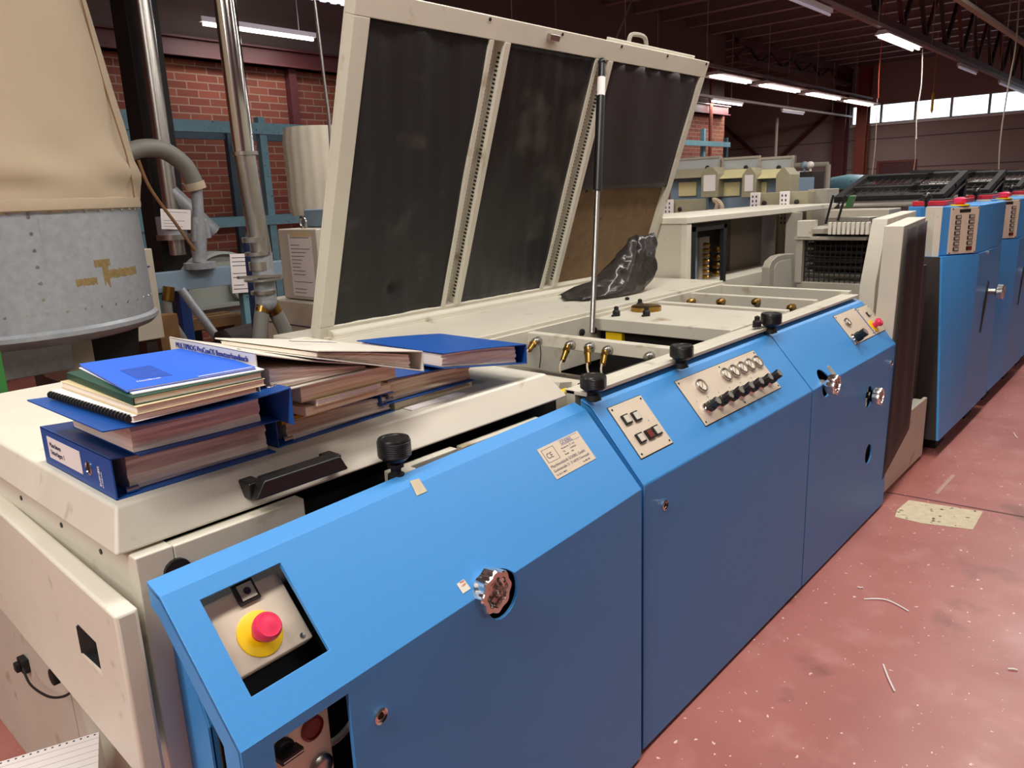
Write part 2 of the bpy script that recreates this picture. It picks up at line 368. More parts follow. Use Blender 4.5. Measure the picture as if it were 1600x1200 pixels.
# lamps the photo shows
a_, b_ = at(1392, 50, z=3.57), at(1442, 73, z=3.57)
lamp((a_.x, 3.7, 3.56), (b_.x, 3.7, 3.56), 'bright twin tube lamp above the hanging white chain', power=60)
for i, (p0, p1, lb) in enumerate(((1108, 1180, 'lit lamp nearest the raised machine hood in the row of four'), (1186, 1256, 'second lit lamp from the raised hood in the row of four'),
                                  (1260, 1318, 'third lit lamp from the raised hood in the row of four'), (1320, 1368, 'lit lamp farthest from the hood, by the rust red column'))):
    xs = [at(p, 120+(p-1110)*.14, y=7.12).x for p in (p0, p1)]
    lamp((xs[0]+.1, 7.12, 3.58), (xs[0]+(xs[1]-xs[0])*.86, 7.12, 3.58), lb, power=30, wide=.5, hang=3.73)
xs = [at(1112, 148, y=8.2).x, at(1160, 156, y=8.2).x]
lamp((xs[0], 8.2, 3.38), (xs[1], 8.2, 3.38), 'single bright tube hanging under the thin rail right of the hood', refl=False, power=25)
xs = [at(1222, 163, y=8.2).x, at(1256, 170, y=8.2).x]
lamp((xs[0], 8.2, 3.36), (xs[1], 8.2, 3.36), 'unlit tube lamp under the thin rail', lit=False, refl=False)
xs = [at(1498, 99, y=3.7).x, at(1526, 109, y=3.7).x]
lamp((xs[0], 3.7, 3.56), (xs[1], 3.7, 3.56), 'small dim tube lamp on the rail above the second window', lit=False, refl=False)
xs = [at(1562, 124, y=3.7).x, 24.6]
lamp((xs[0], 3.7, 3.56), (xs[1], 3.7, 3.56), 'pale unlit tube at the far end of the rail by the windows', lit=False, refl=False)
xs = [7.6, at(1298, 18, y=3.7).x]
lamp((xs[0], 3.7, 3.56), (xs[1], 3.7, 3.56), 'unlit tube on the rail at the top edge left of the lit lamp', lit=False, refl=False)
a_, b_ = at(313, 35, y=7.9), at(492, 58, y=7.9)
lamp((a_.x, 7.9, (a_.z+b_.z)/2), (b_.x, 7.9, (a_.z+b_.z)/2), 'long bright tube lamp in front of the brick wall', hang=5.0, power=14, refl=False)
# unseen lamps above and behind the camera, placed to suit the light on the machine
AISLE = (((-2.6, .5, 90), 'lamp behind the camera over the aisle edge'), ((-4.8, .5, 120), 'lamp at the back of the hall over the aisle'), ((.3, .85, 60), 'lamp over the sloped panel with the stop button'), ((3.0, .85, 60), 'lamp over the far end of the blue machine'),
         ((5.8, .95, 55), 'lamp over the printing towers'), ((9.0, .8, 60), 'lamp farther down over the towers'), ((-1.5, 3.7, 34), 'lamp behind the camera over the filter side'), ((2.6, 3.7, 45), 'lamp over the raised hood'), ((0, -2.6, 22), 'lamp over the aisle near the camera'), ((5, -2.6, 20), 'lamp over the aisle farther on'), ((11, -2.6, 40), 'lamp over the far aisle'))
for (x, y, p), lb in AISLE:
    lamp((x, y, 3.9), (x+2.0, y, 3.9), 'twin tube '+lb, power=p, wide=.3, hang=5.0, group='lamps out of the picture over the machines')
# columns, ropes
def colm(px, py, Y, X, w_, m, label):
    t = thing('steel_column', label, 'column', (X, Y, 0))
    build('flange', MB().box(X-w_/2, X-w_/2+.02, Y-w_/2, Y+w_/2, 0, 4.78), m, t, smooth=False); build('flange', MB().box(X+w_/2-.02, X+w_/2, Y-w_/2, Y+w_/2, 0, 4.78), m, t, smooth=False)
    build('web', MB().box(X-w_/2+.02, X+w_/2-.02, Y-.015, Y+.015, 0, 4.78), m, t, smooth=False)
colm(0, 0, 8.42, 24.7, .34, 'maroon', 'dark maroon steel column at the wall corner left of the windows')
colm(0, 0, 7.75, 24.5, .3, 'maroon2', 'rust red steel column standing in front of the first window')
colm(0, 0, 3.3, 24.75, .2, 'maroon', 'maroon column at the right edge of the windowed wall')
p = at(1110, 210, y=8.3); o = build('downpipe', MB().cyl((p.x, 8.3, 0), (p.x, 8.3, 4.2), .04), 'maroon2'); tag(o, 'thin red pipe standing right of the raised hood', 'pipe')
p = at(1213, 210, y=8.9); o = build('hanging_pipe', MB().cyl((p.x, 8.9, 0), (p.x, 8.9, 3.3), .04), 'greycab'); tag(o, 'thin pale grey pole behind the ink units', 'pole')
for i, (a, b, lb) in enumerate((((1110, 178), (1190, 250), 'dark diagonal brace behind the pale grey pole, falling to the right'), ((1300, 172), (1218, 248), 'dark diagonal brace rising to the corner column'))):
    A, B = at(*a, x=24.8), at(*b, x=24.8); o = build('wall_brace', MB().bar(A, B, .1, .1), 'maroon', smooth=False); tag(o, lb, 'brace')
def rope(px, x, y, z1, z0, r, m, name, label, cat, wob=.0):
    pts = [(x+wob*math.sin(k*1.3), y+wob*math.cos(k*1.7), z1+(z0-z1)*k/5) for k in range(6)]
    o = build(name, MB().tube(pts, r, 6), m); return tag(o, label, cat)
q = at(1372, 150, y=4.3); rope(0, q.x, 4.3, 4.8, 2.9, .008, 'orange', 'hanging_rope', 'orange rope hanging from the roof left of the lit twin tube lamp', 'rope', .01)
rope(0, q.x, 4.3, 2.9, .9, .005, 'tape', 'hanging_cable', 'pale thin line continuing below the orange rope', 'cable', .01)
q = at(1443, 75, y=3.66); chn = rope(0, q.x, 3.66, 3.57, 2.2, .008, 'whitev', 'hanging_chain', 'white chain hanging from the lit twin tube lamp', 'chain', .012)
build('pull_cord', MB().tube([(q.x+.012*math.sin(k*1.3), 3.66+.012*math.cos(k*1.7), 2.25-1.05*k/5) for k in range(6)], .004, 6), 'tape', chn)
q = at(1580, 100, y=2.4); rope(0, q.x, 2.4, 4.8, 1.3, .010, 'greycab', 'power_cable', 'long grey cable hanging at the right edge of the picture', 'cable', .03)
q = at(1457, 160, y=5.2); o = build('yellow_weight', MB().lathe((q.x, 5.2, q.z-.25), (0, 0, 1), [(.008, 0), (.03, .06), (.03, .42), (.008, .5)], 8).cyl((q.x, 5.2, q.z+.25), (q.x, 5.2, 5.0), .004, n=6), 'yellow'); tag(o, 'yellow pull weight hanging in front of the high windows', 'weight')
q = at(965, 65, y=5.5); o = build('diagonal_cable', MB().tube([at(960, 66, y=5.5), at(975, 30, y=5.5), at(992, -12, y=5.5)], .012, 6), 'rubber'); tag(o, 'thin grey cable rising to the roof behind the hood top', 'cable')
# wide pale duct top seen behind the hood, corrugated skylight sheet above, its daylight put in as glow
a_, b_ = at(440, 6, z=3.7), at(550, 16, z=3.7)
mb = MB(); n = 26
P0 = V((4.9, 6.1, 3.75)); 
for k in range(n): mb.bar((4.35+k*.07, 6.3, 3.72+.012*(k % 2)), (4.35+k*.07, 7.6, 3.72+.012*(k % 2)), .07, .012)
o = build('corrugated_panel', mb, mat('glowing_skylight_sheet', 'f3f2ff', .4, emit=1.1), smooth=False); tag(o, 'white corrugated skylight sheet, its daylight put in as glow, at the top edge left of the hood', 'skylight')
# ================================================================== MAIN MACHINE
press = thing('printing_machine', 'long blue and cream printing machine infeed with open hood and sloped blue control panels', 'machine', (.42, 1.0, 0))
Q = press
# body
mb = MB()
mb.box(.42, .46, 1.195, 2.6, .67, 1.02).box(.46, 1.62, 1.32, 2.6, .67, 1.02)                     # left end box
build('end_box', mb, 'cream', Q, .004)
build('corner_post', MB().box(.415, .475, 1.165, 1.2, 0, 1.030), 'cream', Q, .003)
build('front_rail', MB().box(.475, .72, 1.165, 1.195, .86, 1.028).box(.475, .50, 1.165, 1.195, 0, .86), 'cream', Q, .003)
build('end_shield', MB().prism([(.45, 1.24, .975), (.45, 1.165, .96), (.45, 1.075, .752), (.45, 1.075, .02), (.45, 1.24, .02)], (.006, 0, 0))
      .hexa([(.45, 1.075, .02), (.475, 1.075, .02), (.475, 1.081, .02), (.45, 1.081, .02), (.45, 1.075, .752), (.475, 1.075, .752), (.475, 1.081, .752), (.45, 1.081, .752)])
      .hexa([(.45, 1.075, .752), (.475, 1.075, .752), (.475, 1.081, .752), (.45, 1.081, .752), (.45, 1.165, .96), (.475, 1.165, .96), (.475, 1.171, .96), (.45, 1.171, .96)]), 'blue', Q, .002)
build('dark_core', MB().box(.72, 1.6, 1.205, 2.5, .05, .66).box(.47, 1.6, 1.27, 1.31, .5, 1.0).box(1.62, 3.79, 1.22, 1.86, .05, .78).box(1.62, 3.79, 1.86, 2.5, .05, .85), 'dark', Q, smooth=False)
build('base_plinth', MB().box(.6, 3.78, 1.04, 2.5, .0, .045), 'dark', Q, smooth=False)
build('inner_apron', MB().box(.6, 3.79, 1.12, 1.135, .05, .72), 'dark', Q, smooth=False)
# top rails round the wells
build('front_sill', MB().box(1.6, 3.79, 1.205, 1.235, .9, 1.035).box(1.6, 3.79, 1.165, 1.24, 1.022, 1.034), 'ivory', Q, .002)
build('rear_sill', MB().box(1.55, 3.8, 1.86, 2.6, .86, 1.07), 'ivory', Q, .004)
build('rear_rail', MB().box(1.62, 3.79, 1.845, 1.86, .86, 1.055), 'ivory', Q, .002)
build('end_sill', MB().box(3.76, 3.8, 1.2, 1.86, .86, 1.05), 'ivory', Q, .003)
build('support_bracket', MB().box(.93, 1.12, 1.172, 1.196, .8, 1.012).box(.94, .98, 1.15, 1.18, 1.0, 1.012), 'ivory', Q, .003)
build('support_bracket', MB().box(1.14, 1.42, 1.176, 1.198, .85, 1.008), 'ivory', Q, .003)
build('grommet', MB().lathe((.475, 1.168, .985), (0, -1, 0), [(.022, -.01), (.022, .01), (.012, .012)], 16), 'black', Q)
# cover with sloping edges
t0, t1 = 1.10, 1.034
cov = MB().hexa([(.395, 1.184, t1), (1.545, 1.184, t1), (1.55, 2.36, t1), (.402, 2.36, t1), (.42, 1.222, t0), (1.50, 1.222, t0), (1.50, 2.31, t0), (.42, 2.31, t0)])
cover = build('table_cover', cov, 'cream', Q, .006, seg=3)
# black bow handle on the cover front
hb = MB(); ya = 1.212; yb = 1.165
H0, H1 = .622, .818
hb.hexa([(H0, yb-.010, 1.058), (H1, yb-.010, 1.058), (H1, yb+.016, 1.052), (H0, yb+.016, 1.052), (H0+.018, yb-.012, 1.088), (H1-.018, yb-.012, 1.088), (H1-.018, yb+.014, 1.094), (H0+.018, yb+.014, 1.094)])
for a, b in ((H0, H0+.028), (H1-.028, H1)): hb.box(a, b, yb+.01, ya+.004, 1.052, 1.084)
build('bow_handle', hb, 'black', cover, .004)
# left side flap, slightly swung out
fx = lambda y: .362+(y-1.16)*.037
fl = MB().hexa([(fx(1.13), 1.13, .672), (fx(1.13)+.035, 1.13, .672), (fx(2.3)+.035, 2.3, .672), (fx(2.3), 2.3, .672), (fx(1.13), 1.13, .968), (fx(1.13)+.035, 1.13, .968), (fx(2.3)+.035, 2.3, .968), (fx(2.3), 2.3, .968)])
flap = build('side_flap', fl, 'cream', Q, .006, seg=3)
g0, g1 = at(119, 978, x=.367), at(157, 1040, x=.367)
cut(flap, [MB().box(.3, .5, g1.y, g0.y, .822, .874)])
build('grip_recess', MB().box(.385, .40, g1.y-.01, g0.y+.01, .81, .885).hexa([(.366, g0.y-.002, .8225), (.386, g0.y-.03, .8225), (.386, g0.y, .8225), (.367, g0.y-.0005, .8225), (.366, g0.y-.002, .8735), (.386, g0.y-.03, .8735), (.386, g0.y, .8735), (.367, g0.y-.0005, .8735)]).box(.369, .386, g1.y, g0.y, .8215, .8235).box(.369, .386, g1.y, g0.y, .8725, .8745), 'blackm', flap, smooth=False)
mb = MB()
for y in (1.32, 1.5, 1.72): mb.lathe((.421, y, .995), (-1, 0, 0), [(.005, 0), (.005, .003)], 10)
build('screw', mb, 'black', Q)
# what the flap leaves open below: inner plates, seam, column and cable
build('inner_plate', MB().box(.47, .49, 1.86, 3.1, .0, .665), 'ivory', Q, .002)
build('inner_plate', MB().box(.47, .49, 1.22, 1.85, .0, .665), 'ivory', Q, .002)
build('inner_column', MB().lathe((.49, 1.68, .0), (0, 0, 1), [(.05, 0), (.05, .665)], 20), 'ivory', Q)
p = at(33, 1040, x=.455)
lt = build('latch', MB().box(.452, .47, p.y-.02, p.y+.02, p.z-.02, p.z+.02).box(.44, .452, p.y-.012, p.y+.012, p.z-.012, p.z+.012), 'blackm', Q, .003)
c0 = at(36, 1045, x=.445); build('cable', MB().tube([c0, at(48, 1070, x=.44), at(75, 1088, x=.43), at(100, 1088, x=.435), at(118, 1075, x=.44)], .003, 8), 'blackm', Q)
build('round_port', MB().lathe(tuple(at(82, 1058, x=.438)), (-1, 0, 0), [(.02, -.01), (.02, .002), (.018, .003)], 20), 'dark', Q)
# ---- blue front panels
def profile(o, n, top=1.014):        # outline in the vertical plane spanned by n (inwards) and z
    o = V(o); n = V(n); pts = [(0, .012), (0, .81), (.165, .999), (.2, top), (.2, top-.008), (.169, .9905), (.008, .8065), (.008, .012)]
    return [o+n*a+V((0, 0, b)) for a, b in pts]
def fpanel(A, B, n, bev=.004):
    A, B = V(A), V(B); n = V(n)
    o = build('front_panel', MB().prism(profile(A, n), B-A), 'blue', Q, 0, smooth=True, ang=14); return o
X1, X2, X3 = 1.602, 2.767, 3.807; YF = .989
def flange(A, n, xd, par):          # folded end of a panel
    A, n, xd = V(A), V(n), V(xd); pts = [(0.001, .014), (0.001, .81), (.165, .998), (.199, 1.010), (.199, .975), (.178, .96), (.045, .80), (.045, .014)]
    build('end_flange', MB().prism([A+n*a+V((0, 0, b)) for a, b in pts], xd*.004), 'blue', par, .001)
pan2 = fpanel((X1, YF, 0), (X2-.003, YF, 0), (0, 1, 0))
pan3 = fpanel((X2+.003, YF, 0), (X3, YF, 0), (0, 1, 0))
th = math.atan2(.072, 1.157); dx = V((math.cos(th), math.sin(th), 0)); dn = V((-math.sin(th), math.cos(th), 0))
OL = V((.418, .909, 0)); OR = OL+dx*1.162
pan1 = fpanel(OL, OR, dn)
def sframe(O, x, n):                 # frame on the slope: x along, y up the slope, z outwards
    return frame(V(O)+V((0, 0, .81)), x, V(n)*.165+V((0, 0, .189)))
S1, S2 = sframe(OL, dx, dn), sframe((X1, YF, 0), (1, 0, 0), (0, 1, 0))
def on(S, px, py):
    q = S.inverted() @ hit(px, py, S.translation, S.col[2].to_3d()); return q
F1 = frame(OL, dx, (0, 0, 1))       # vertical face of panel 1 (z outwards)
F2 = frame((X1, YF, 0), (1, 0, 0), (0, 0, 1))
# openings of panel 1
r = [on(S1, *p) for p in ((316, 937), (440, 877), (513, 1017), (390, 1090))]
ux0 = (r[0].x+r[3].x)/2; ux1 = (r[1].x+r[2].x)/2; uy0 = (r[2].y+r[3].y)/2; uy1 = (r[0].y+r[1].y)/2
cuts = [MB().fbox(S1, ux0, ux1, uy0, uy1, -.06, .02)]
lo = [on(F1, *p) for p in ((427, 1158), (545, 1087), (556, 1198))]
lx0, lx1, ly1 = lo[0].x, (lo[1].x+lo[2].x)/2, (lo[0].y+lo[1].y)/2
cuts.append(MB().fbox(F1, lx0, lx1, .42, ly1, -.06, .02))
wc = hit(774, 925, OL+dn*.02, dn)     # centre of hand wheel hole
wl = F1.inverted() @ wc
cuts.append(MB().lathe(F1 @ V((wl.x, wl.y, -.3)), dn*-1, [(.049, 0), (.049, .5)], 40, sy=1))
# the hole straddles the fold: widen upwards
kn = hit(618, 742, OL+dn*.2+V((0, 0, 1.0)), (0, 0, 1))
cuts.append(MB().cyl((kn.x, kn.y, .9), (kn.x, kn.y, 1.1), .03, n=24))
cut(pan1, cuts)
c2 = [MB().lathe((at(1293, 600, y=YF).x, YF-.2, at(1293, 600, y=YF).z), (0, 1, 0), [(.05, 0), (.05, .5)], 32)]
w2, w3, w4 = at(1293, 600, y=YF), at(1358, 620, y=YF), at(1357, 709, y=YF)
cut(pan3, [MB().lathe((w_.x, YF-.2, w_.z), (0, 1, 0), [(rr, 0), (rr, .5)], 32) for w_, rr in ((w2, .05), (w3, .048), (w4, .045))])
for pn in (pan1, pan2, pan3):
    b = pn.modifiers.new('bevel', 'BEVEL'); b.width = .0035; b.segments = 2; b.limit_method = 'ANGLE'; b.angle_limit = math.radians(40)
# black sheets behind the openings, the hollow's shade put in as colour
build('shade_backing', MB().fbox(S1, ux0-.005, ux1+.05, uy0-.04, uy1+.02, -.10, -.095), 'blackm', Q, smooth=False)
build('shade_backing', MB().box(w2.x-.1, w4.x+.1, 1.085, 1.09, .3, .86), 'blackm', Q, smooth=False)
flange(OL, dn, dx, pan1); flange(OR-dx*.004, dn, dx, pan1); flange((X1, YF, 0), (0, 1, 0), (1, 0, 0), pan2); flange((X2-.007, YF, 0), (0, 1, 0), (1, 0, 0), pan2); flange((X2+.003, YF, 0), (0, 1, 0), (1, 0, 0), pan3); flange((X3-.004, YF, 0), (0, 1, 0), (1, 0, 0), pan3)
build('shade_backing', MB().fbox(F1, wl.x-.08, wl.x+.08, .6, .84, -.10, -.095), 'blackm', Q, smooth=False); build('shade_backing', MB().fbox(S1, wl.x-.08, wl.x+.08, -.02, .16, -.045, -.04), 'blackm', Q, smooth=False)
# locks
def lock(c, n, r=.014):
    l = build('panel_lock', MB().lathe(c, n, [(r, 0), (r, .004), (r*.75, .006), (r*.72, .002), (.001, .001)], 20), 'chrome', Q)
    build('keyway', MB().lathe(V(c)+V(n).normalized()*.002, n, [(r*.45, 0), (r*.45, .001)], 6), 'dark', l)
c = hit(594, 1118, OL, dn); lock(c, -dn, .0145)
lock(at(1038, 789, y=YF), (0, -1, 0), .015); lock(at(1392, 568, y=YF), (0, -1, 0), .016)
# hand wheels
def wheel(c, n, r, d=.045, stem=.12):
    c = V(c); n = V(n).normalized()
    h = build('hand_wheel', MB().lathe(c, n, [(r*.55, -d*.9), (r*.8, -d*.72), (r*.97, -d*.62), (r*1.0, -d*.1), (r*.95, 0), (r*.72, 0), (r*.68, -d*.15), (r*.6, -d*.2), (r*.55, -d*.38), (r*.02, -d*.42)], 64, lob=.055, lobn=8), 'chrome', Q, ang=25)
    build('stem', MB().cyl(c-n*stem, c-n*d*.8, r*.38), 'steel', h)
wheel(hit(778, 926, OL+dn*-.02, dn), -dn, .043, .048, .1)
wheel(at(1309, 602, y=YF-.05), (0, -1, 0), .038, .05, .16); wheel(at(1378, 620, y=YF-.05), (0, -1, 0), .038, .05, .16)
build('wooden_peg', MB().bar(at(1294, 572, y=YF-.003), at(1306, 588, y=YF-.03), .01, .01), 'tape', Q)
# knurled knobs
def knurl(px, py, r, h, z, sp=.03):
    q = at(px, py, z=z+h/2); c = V((q.x, q.y, z))
    k = build('knurled_knob', MB().lathe(c, (0, 0, 1), [(r*.72, 0), (r*.84, h*.12), (r, h*.2), (r, h*.9), (r*.93, h), (r*.72, h), (r*.68, h*.965), (.002, h*.96)], 40), 'black', Q, ang=30)
    m_ = MB()
    for j in range(8): m_.lathe(c+V((0, 0, h*(.25+j*.08))), (0, 0, 1), [(r*1.0, 0), (r*1.02, h*.02), (r*1.02, h*.035), (r, h*.05)], 40)
    build('grip_ring', m_, 'black', k)
    build('spindle', MB().cyl((c.x, c.y, z-sp), (c.x, c.y, z), r*.32).cyl((c.x, c.y, z-sp+.005), (c.x, c.y, z-sp*.4), r*.62, r*.5).cyl((c.x, c.y, z-sp*.2), (c.x, c.y, z-sp*.1), r*.5), 'blackm', k)
knurl(616, 701, .0335, .046, 1.045, .075)
knurl(927, 598, .035, .042, 1.04); knurl(1065, 550, .036, .044, 1.04); knurl(1205, 499, .038, .048, 1.04)
# tape patches by the knobs and price-tag stickers
def quad_on(S, name, pts, m, t=.001, h0=.0004, parent=Q):
    q = [on(S, *p) for p in pts]
    return build(name, MB().prism([S @ V((a.x, a.y, h0)) for a in q], S.col[2].to_3d()*t), m, parent, smooth=False)
st = quad_on(S1, 'sticker', [(640, 752), (654, 748), (667, 768), (651, 775)], 'patch')
q_ = quad_on(S1, 'sticker', [(713, 913), (724, 905), (735, 920), (723, 928)], 'whitev')
o_ = on(S1, 717, 911); build('lettering', MB().text('MAX', .0055, S1 @ Matrix.Translation((o_.x+.001, o_.y-.003, .0016))).text('LAST', .0055, S1 @ Matrix.Translation((o_.x+.001, o_.y-.0095, .0016))), 'orange', q_)
# nameplate
r = [on(S1, *p) for p in ((839, 703), (902, 673), (930, 717), (869, 750))]
nx0, nx1 = (r[0].x+r[3].x)/2, (r[1].x+r[2].x)/2; ny0, ny1 = (r[2].y+r[3].y)/2, (r[0].y+r[1].y)/2; NW, NH = nx1-nx0, ny1-ny0
npl = build('name_plate', MB().fbox(S1, nx0, nx1, ny0, ny1, .0003, .0015), 'alu', Q, smooth=False)
def tx(mb, s, x, y, size, al='LEFT'): return mb.text(s, size, S1 @ Matrix.Translation((nx0+NW*x, ny0+NH*y, .0016)), al, .0002)
m_ = MB(); tx(m_, 'CE', .09, .61, NH*.24)
tx(m_, 'Maschine Nr.  ZT- 1633', .45, .70, NH*.07); tx(m_, 'Typ             COMPAKT', .45, .60, NH*.07); tx(m_, 'Baujahr      1995', .45, .50, NH*.07)
tx(m_, 'Maschinenfabrik GOEBEL GmbH', .04, .33, NH*.13); tx(m_, 'Goebelstraße 21  D 64293 Darmstadt', .04, .19, NH*.118); tx(m_, 'Tel. 06151 888-0', .04, .07, NH*.075); tx(m_, 'Fax 888 480', .7, .07, NH*.075)
fr_ = lambda x0, y0, x1, y1, b: [m_.fbox(S1, nx0+NW*a, nx0+NW*c_, ny0+NH*b0, ny0+NH*d_, .0015, .0018) for a, b0, c_, d_ in ((x0, y0, x1, y0+b), (x0, y1-b, x1, y1), (x0, y0, x0+b*.7, y1), (x1-b*.7, y0, x1, y1))]
fr_(.05, .5, .33, .92, .012)
build('lettering', m_, 'ink', npl, smooth=False)
m_ = MB(); tx(m_, 'GOEBEL', .5, .82, NH*.17); m_.fbox(S1, nx0+NW*.49, nx0+NW*.95, ny0+NH*.955, ny0+NH*.965, .0015, .0018); m_.fbox(S1, nx0+NW*.49, nx0+NW*.95, ny0+NH*.795, ny0+NH*.805, .0015, .0018)
build('maker_logo', m_, 'inkb', npl, smooth=False)
# ---- control plates
def rectS(S, pts):
    r = [on(S, *p) for p in pts]; return (r[0].x+r[3].x)/2, (r[1].x+r[2].x)/2, (r[2].y+r[3].y)/2, (r[0].y+r[1].y)/2
def plate(S, pts, nscrew=4, h=.003):
    x0, x1, y0, y1 = rectS(S, pts)
    p = build('control_plate', MB().fbox(S, x0, x1, y0, y1, .0002, h), 'alu', Q, .0008)
    build('shadow_gap', MB().fbox(S, x0-.002, x1+.002, y0-.0025, y1+.002, .0001, .001), 'blackm', p, smooth=False)
    ps = [(x0+.01, y0+.01), (x1-.01, y0+.01), (x1-.01, y1-.01), (x0+.01, y1-.01)]
    if nscrew == 6: ps += [((x0+x1)/2, y0+.01), ((x0+x1)/2, y1-.01)]
    for a, b in ps: build('screw', MB().lathe(S @ V((a, b, h)), S.col[2].to_3d(), [(.0032, 0), (.0032, .0012), (.0012, .0018)], 10), 'blackm', p)
    return p, x0, x1, y0, y1, h
def button(S, p, x, y, h, m, w_=.0245, sym=None):
    fr = build('push_button', MB().fbox(S, x-w_*.62, x+w_*.62, y-w_*.62, y+w_*.62, h, h+.006), 'black', p, .001)
    return build('button_cap', MB().fbox(S, x-w_*.45, x+w_*.45, y-w_*.45, y+w_*.45, h+.006, h+.0085), m, p, .001)
A = plate(S2, ((949, 637), (1001, 619), (1050, 692), (1001, 718))); p_, x0, x1, y0, y1, h = A; Wd, Hd = x1-x0, y1-y0
for (px, py, m_) in ((977, 657, 'button'), (992, 652, 'button'), (999, 686, 'button'), (1013, 680, 'darkred'), (1024, 674, 'button')):
    q = on(S2, px, py); button(S2, p_, q.x, q.y, h, m_)
q = on(S2, 1013, 660); build('marking', MB().text('?', .01, S2 @ Matrix.Translation((q.x, q.y, h+.0002))), 'ink', p_, smooth=False)
B = plate(S2, ((1054, 597), (1176, 548), (1219, 605), (1103, 667)), 6); p_, x0, x1, y0, y1, h = B
def gauge(S, p, x, y, h, r=.017):
    b = build('pressure_gauge', MB().lathe(S @ V((x, y, h)), S.col[2].to_3d(), [(r, 0), (r, .01), (r*.93, .012), (r*.82, .012), (r*.8, .007), (.001, .0068)], 28), 'steel', p)
    build('gauge_dial', MB().lathe(S @ V((x, y, h+.0071)), S.col[2].to_3d(), [(r*.78, 0), (r*.78, .0008)], 28).fbox(S, x-.0006, x+.0006, y-r*.2, y+r*.6, h+.0079, h+.0086), 'glass', p)
    build('needle', MB().bar(S @ V((x-r*.3, y-r*.3, h+.009)), S @ V((x+r*.5, y+r*.45, h+.009)), .0012, .0006, S.col[2].to_3d()), 'blackm', p)
q = on(S2, 1093, 605); gauge(S2, p_, q.x, q.y, h, .023)
ga, gb = on(S2, 1132, 587), on(S2, 1181, 567)
for i in range(5): q = ga.lerp(gb, i/4); gauge(S2, p_, q.x, q.y, h, .0235)
def knobr(S, p, x, y, h, L=.05, r=.0155):
    z = S.col[2].to_3d(); c = S @ V((x, y, h))
    build('knob_ring', MB().lathe(c, z, [(r*1.25, 0), (r*1.25, .006), (r, .012)], 24), 'chrome', p)
    build('regulator_knob', MB().lathe(c+z*.01, z, [(r*.8, 0), (r, .006), (r, L*.45), (r*.85, L*.48), (r*.9, L*.95), (r*.8, L)], 24, lob=.06, lobn=12), 'black', p)
    build('knob_cap', MB().lathe(c+z*(.01+L), z, [(r*.7, 0), (r*.7, .0012)], 20), 'rubber', p)
ka, kb = on(S2, 1103, 640), on(S2, 1198, 597)
for i in range(7):
    q = ka.lerp(kb, i/6); knobr(S2, p_, q.x, q.y+.0, h, .046 if i else .04, .0165)
m_ = MB()
for i in range(6): q = on(S2, 1088+i*17, 630-i*7.5); m_.text('%d' % (i+1), .008, S2 @ Matrix.Translation((q.x, q.y, h+.0002)))
build('marking', m_, 'ink', p_, smooth=False)
Cc = plate(S2, ((1302, 494), (1333, 483), (1366, 520), (1338, 542))); p_, x0, x1, y0, y1, h = Cc
q = on(S2, 1322, 505); gauge(S2, p_, q.x, q.y, h, .02); q = on(S2, 1334, 531); knobr(S2, p_, q.x, q.y, h, .05, .02)
D_ = plate(S2, ((1338, 483), (1354, 476), (1385, 514), (1368, 523))); p_, x0, x1, y0, y1, h = D_
q = on(S2, 1355, 492); button(S2, p_, q.x, q.y, h, 'button', .02)
def estop(S, p, x, y, h, r):
    z = S.col[2].to_3d(); c = S @ V((x, y, h))
    d = build('yellow_disc', MB().lathe(c, z, [(r*1.6, 0), (r*1.6, .002), (r*1.5, .003)], 40), 'yellow', p)
    build('stop_button', MB().lathe(c+z*.003, z, [(r*.62, 0), (r*.62, .018), (r*.95, .02), (r, .026), (r*.98, .032), (r*.8, .038), (r*.7, .0375), (r*.4, .0395), (.001, .04)], 36), 'red', p)
q = on(S2, 1364, 510); estop(S2, p_, q.x, q.y, h, .02)
# emergency stop box inside the opening of panel 1
SB = S1 @ Matrix.Translation((0, 0, -.035))
q0, q1 = on(SB, 320, 940), on(SB, 485, 985)
bx = build('stop_box', MB().fbox(SB, ux0-.03, q1.x, on(SB, 380, 1058).y, uy1-.004, -.03, 0), 'alu', Q, .003)
q = on(SB, 406, 990); estop(SB, bx, q.x, q.y, 0, .0235)
q = on(SB, 383, 926); button(SB, bx, q.x, q.y, 0, 'greycab', .03)
build('power_symbol', MB().lathe(SB @ V((q.x, q.y, .009)), SB.col[2].to_3d(), [(.0062, 0), (.0062, .0005), (.0052, .0006), (.0052, 0)], 24).fbox(SB, q.x-.0006, q.x+.0006, q.y, q.y+.005, .009, .0096), 'ink', bx, smooth=False)
q = on(SB, 472, 993); build('screw', MB().lathe(SB @ V((q.x, q.y, 0)), SB.col[2].to_3d(), [(.0045, 0), (.0045, .002), (.002, .0015)], 14), 'steel', bx)
# lower control box behind the vertical opening
FB = F1 @ Matrix.Translation((0, 0, -.05))
q1 = on(FB, 517, 1150)
b2 = build('lower_control_box', MB().fbox(FB, lx0-.02, q1.x, .42, ly1+.02, -.03, 0), 'alu', Q, .002)
q = on(FB, 487, 1137); build('round_indicator', MB().lathe(FB @ V((q.x, q.y, 0)), FB.col[2].to_3d(), [(.021, 0), (.021, .004), (.017, .006), (.016, .003), (.001, .0025)], 32), 'darkred', b2)
q = on(FB, 440, 1170); build('rotary_switch', MB().lathe(FB @ V((q.x, q.y, 0)), FB.col[2].to_3d(), [(.019, 0), (.019, .008), (.016, .012), (.001, .013)], 32).fbox(FB, q.x-.02, q.x+.02, q.y-.005, q.y+.005, .01, .03), 'black', b2, .001)
build('pointer_line', MB().fbox(FB, q.x-.018, q.x+.018, q.y-.001, q.y+.001, .0305, .031), 'white', b2)
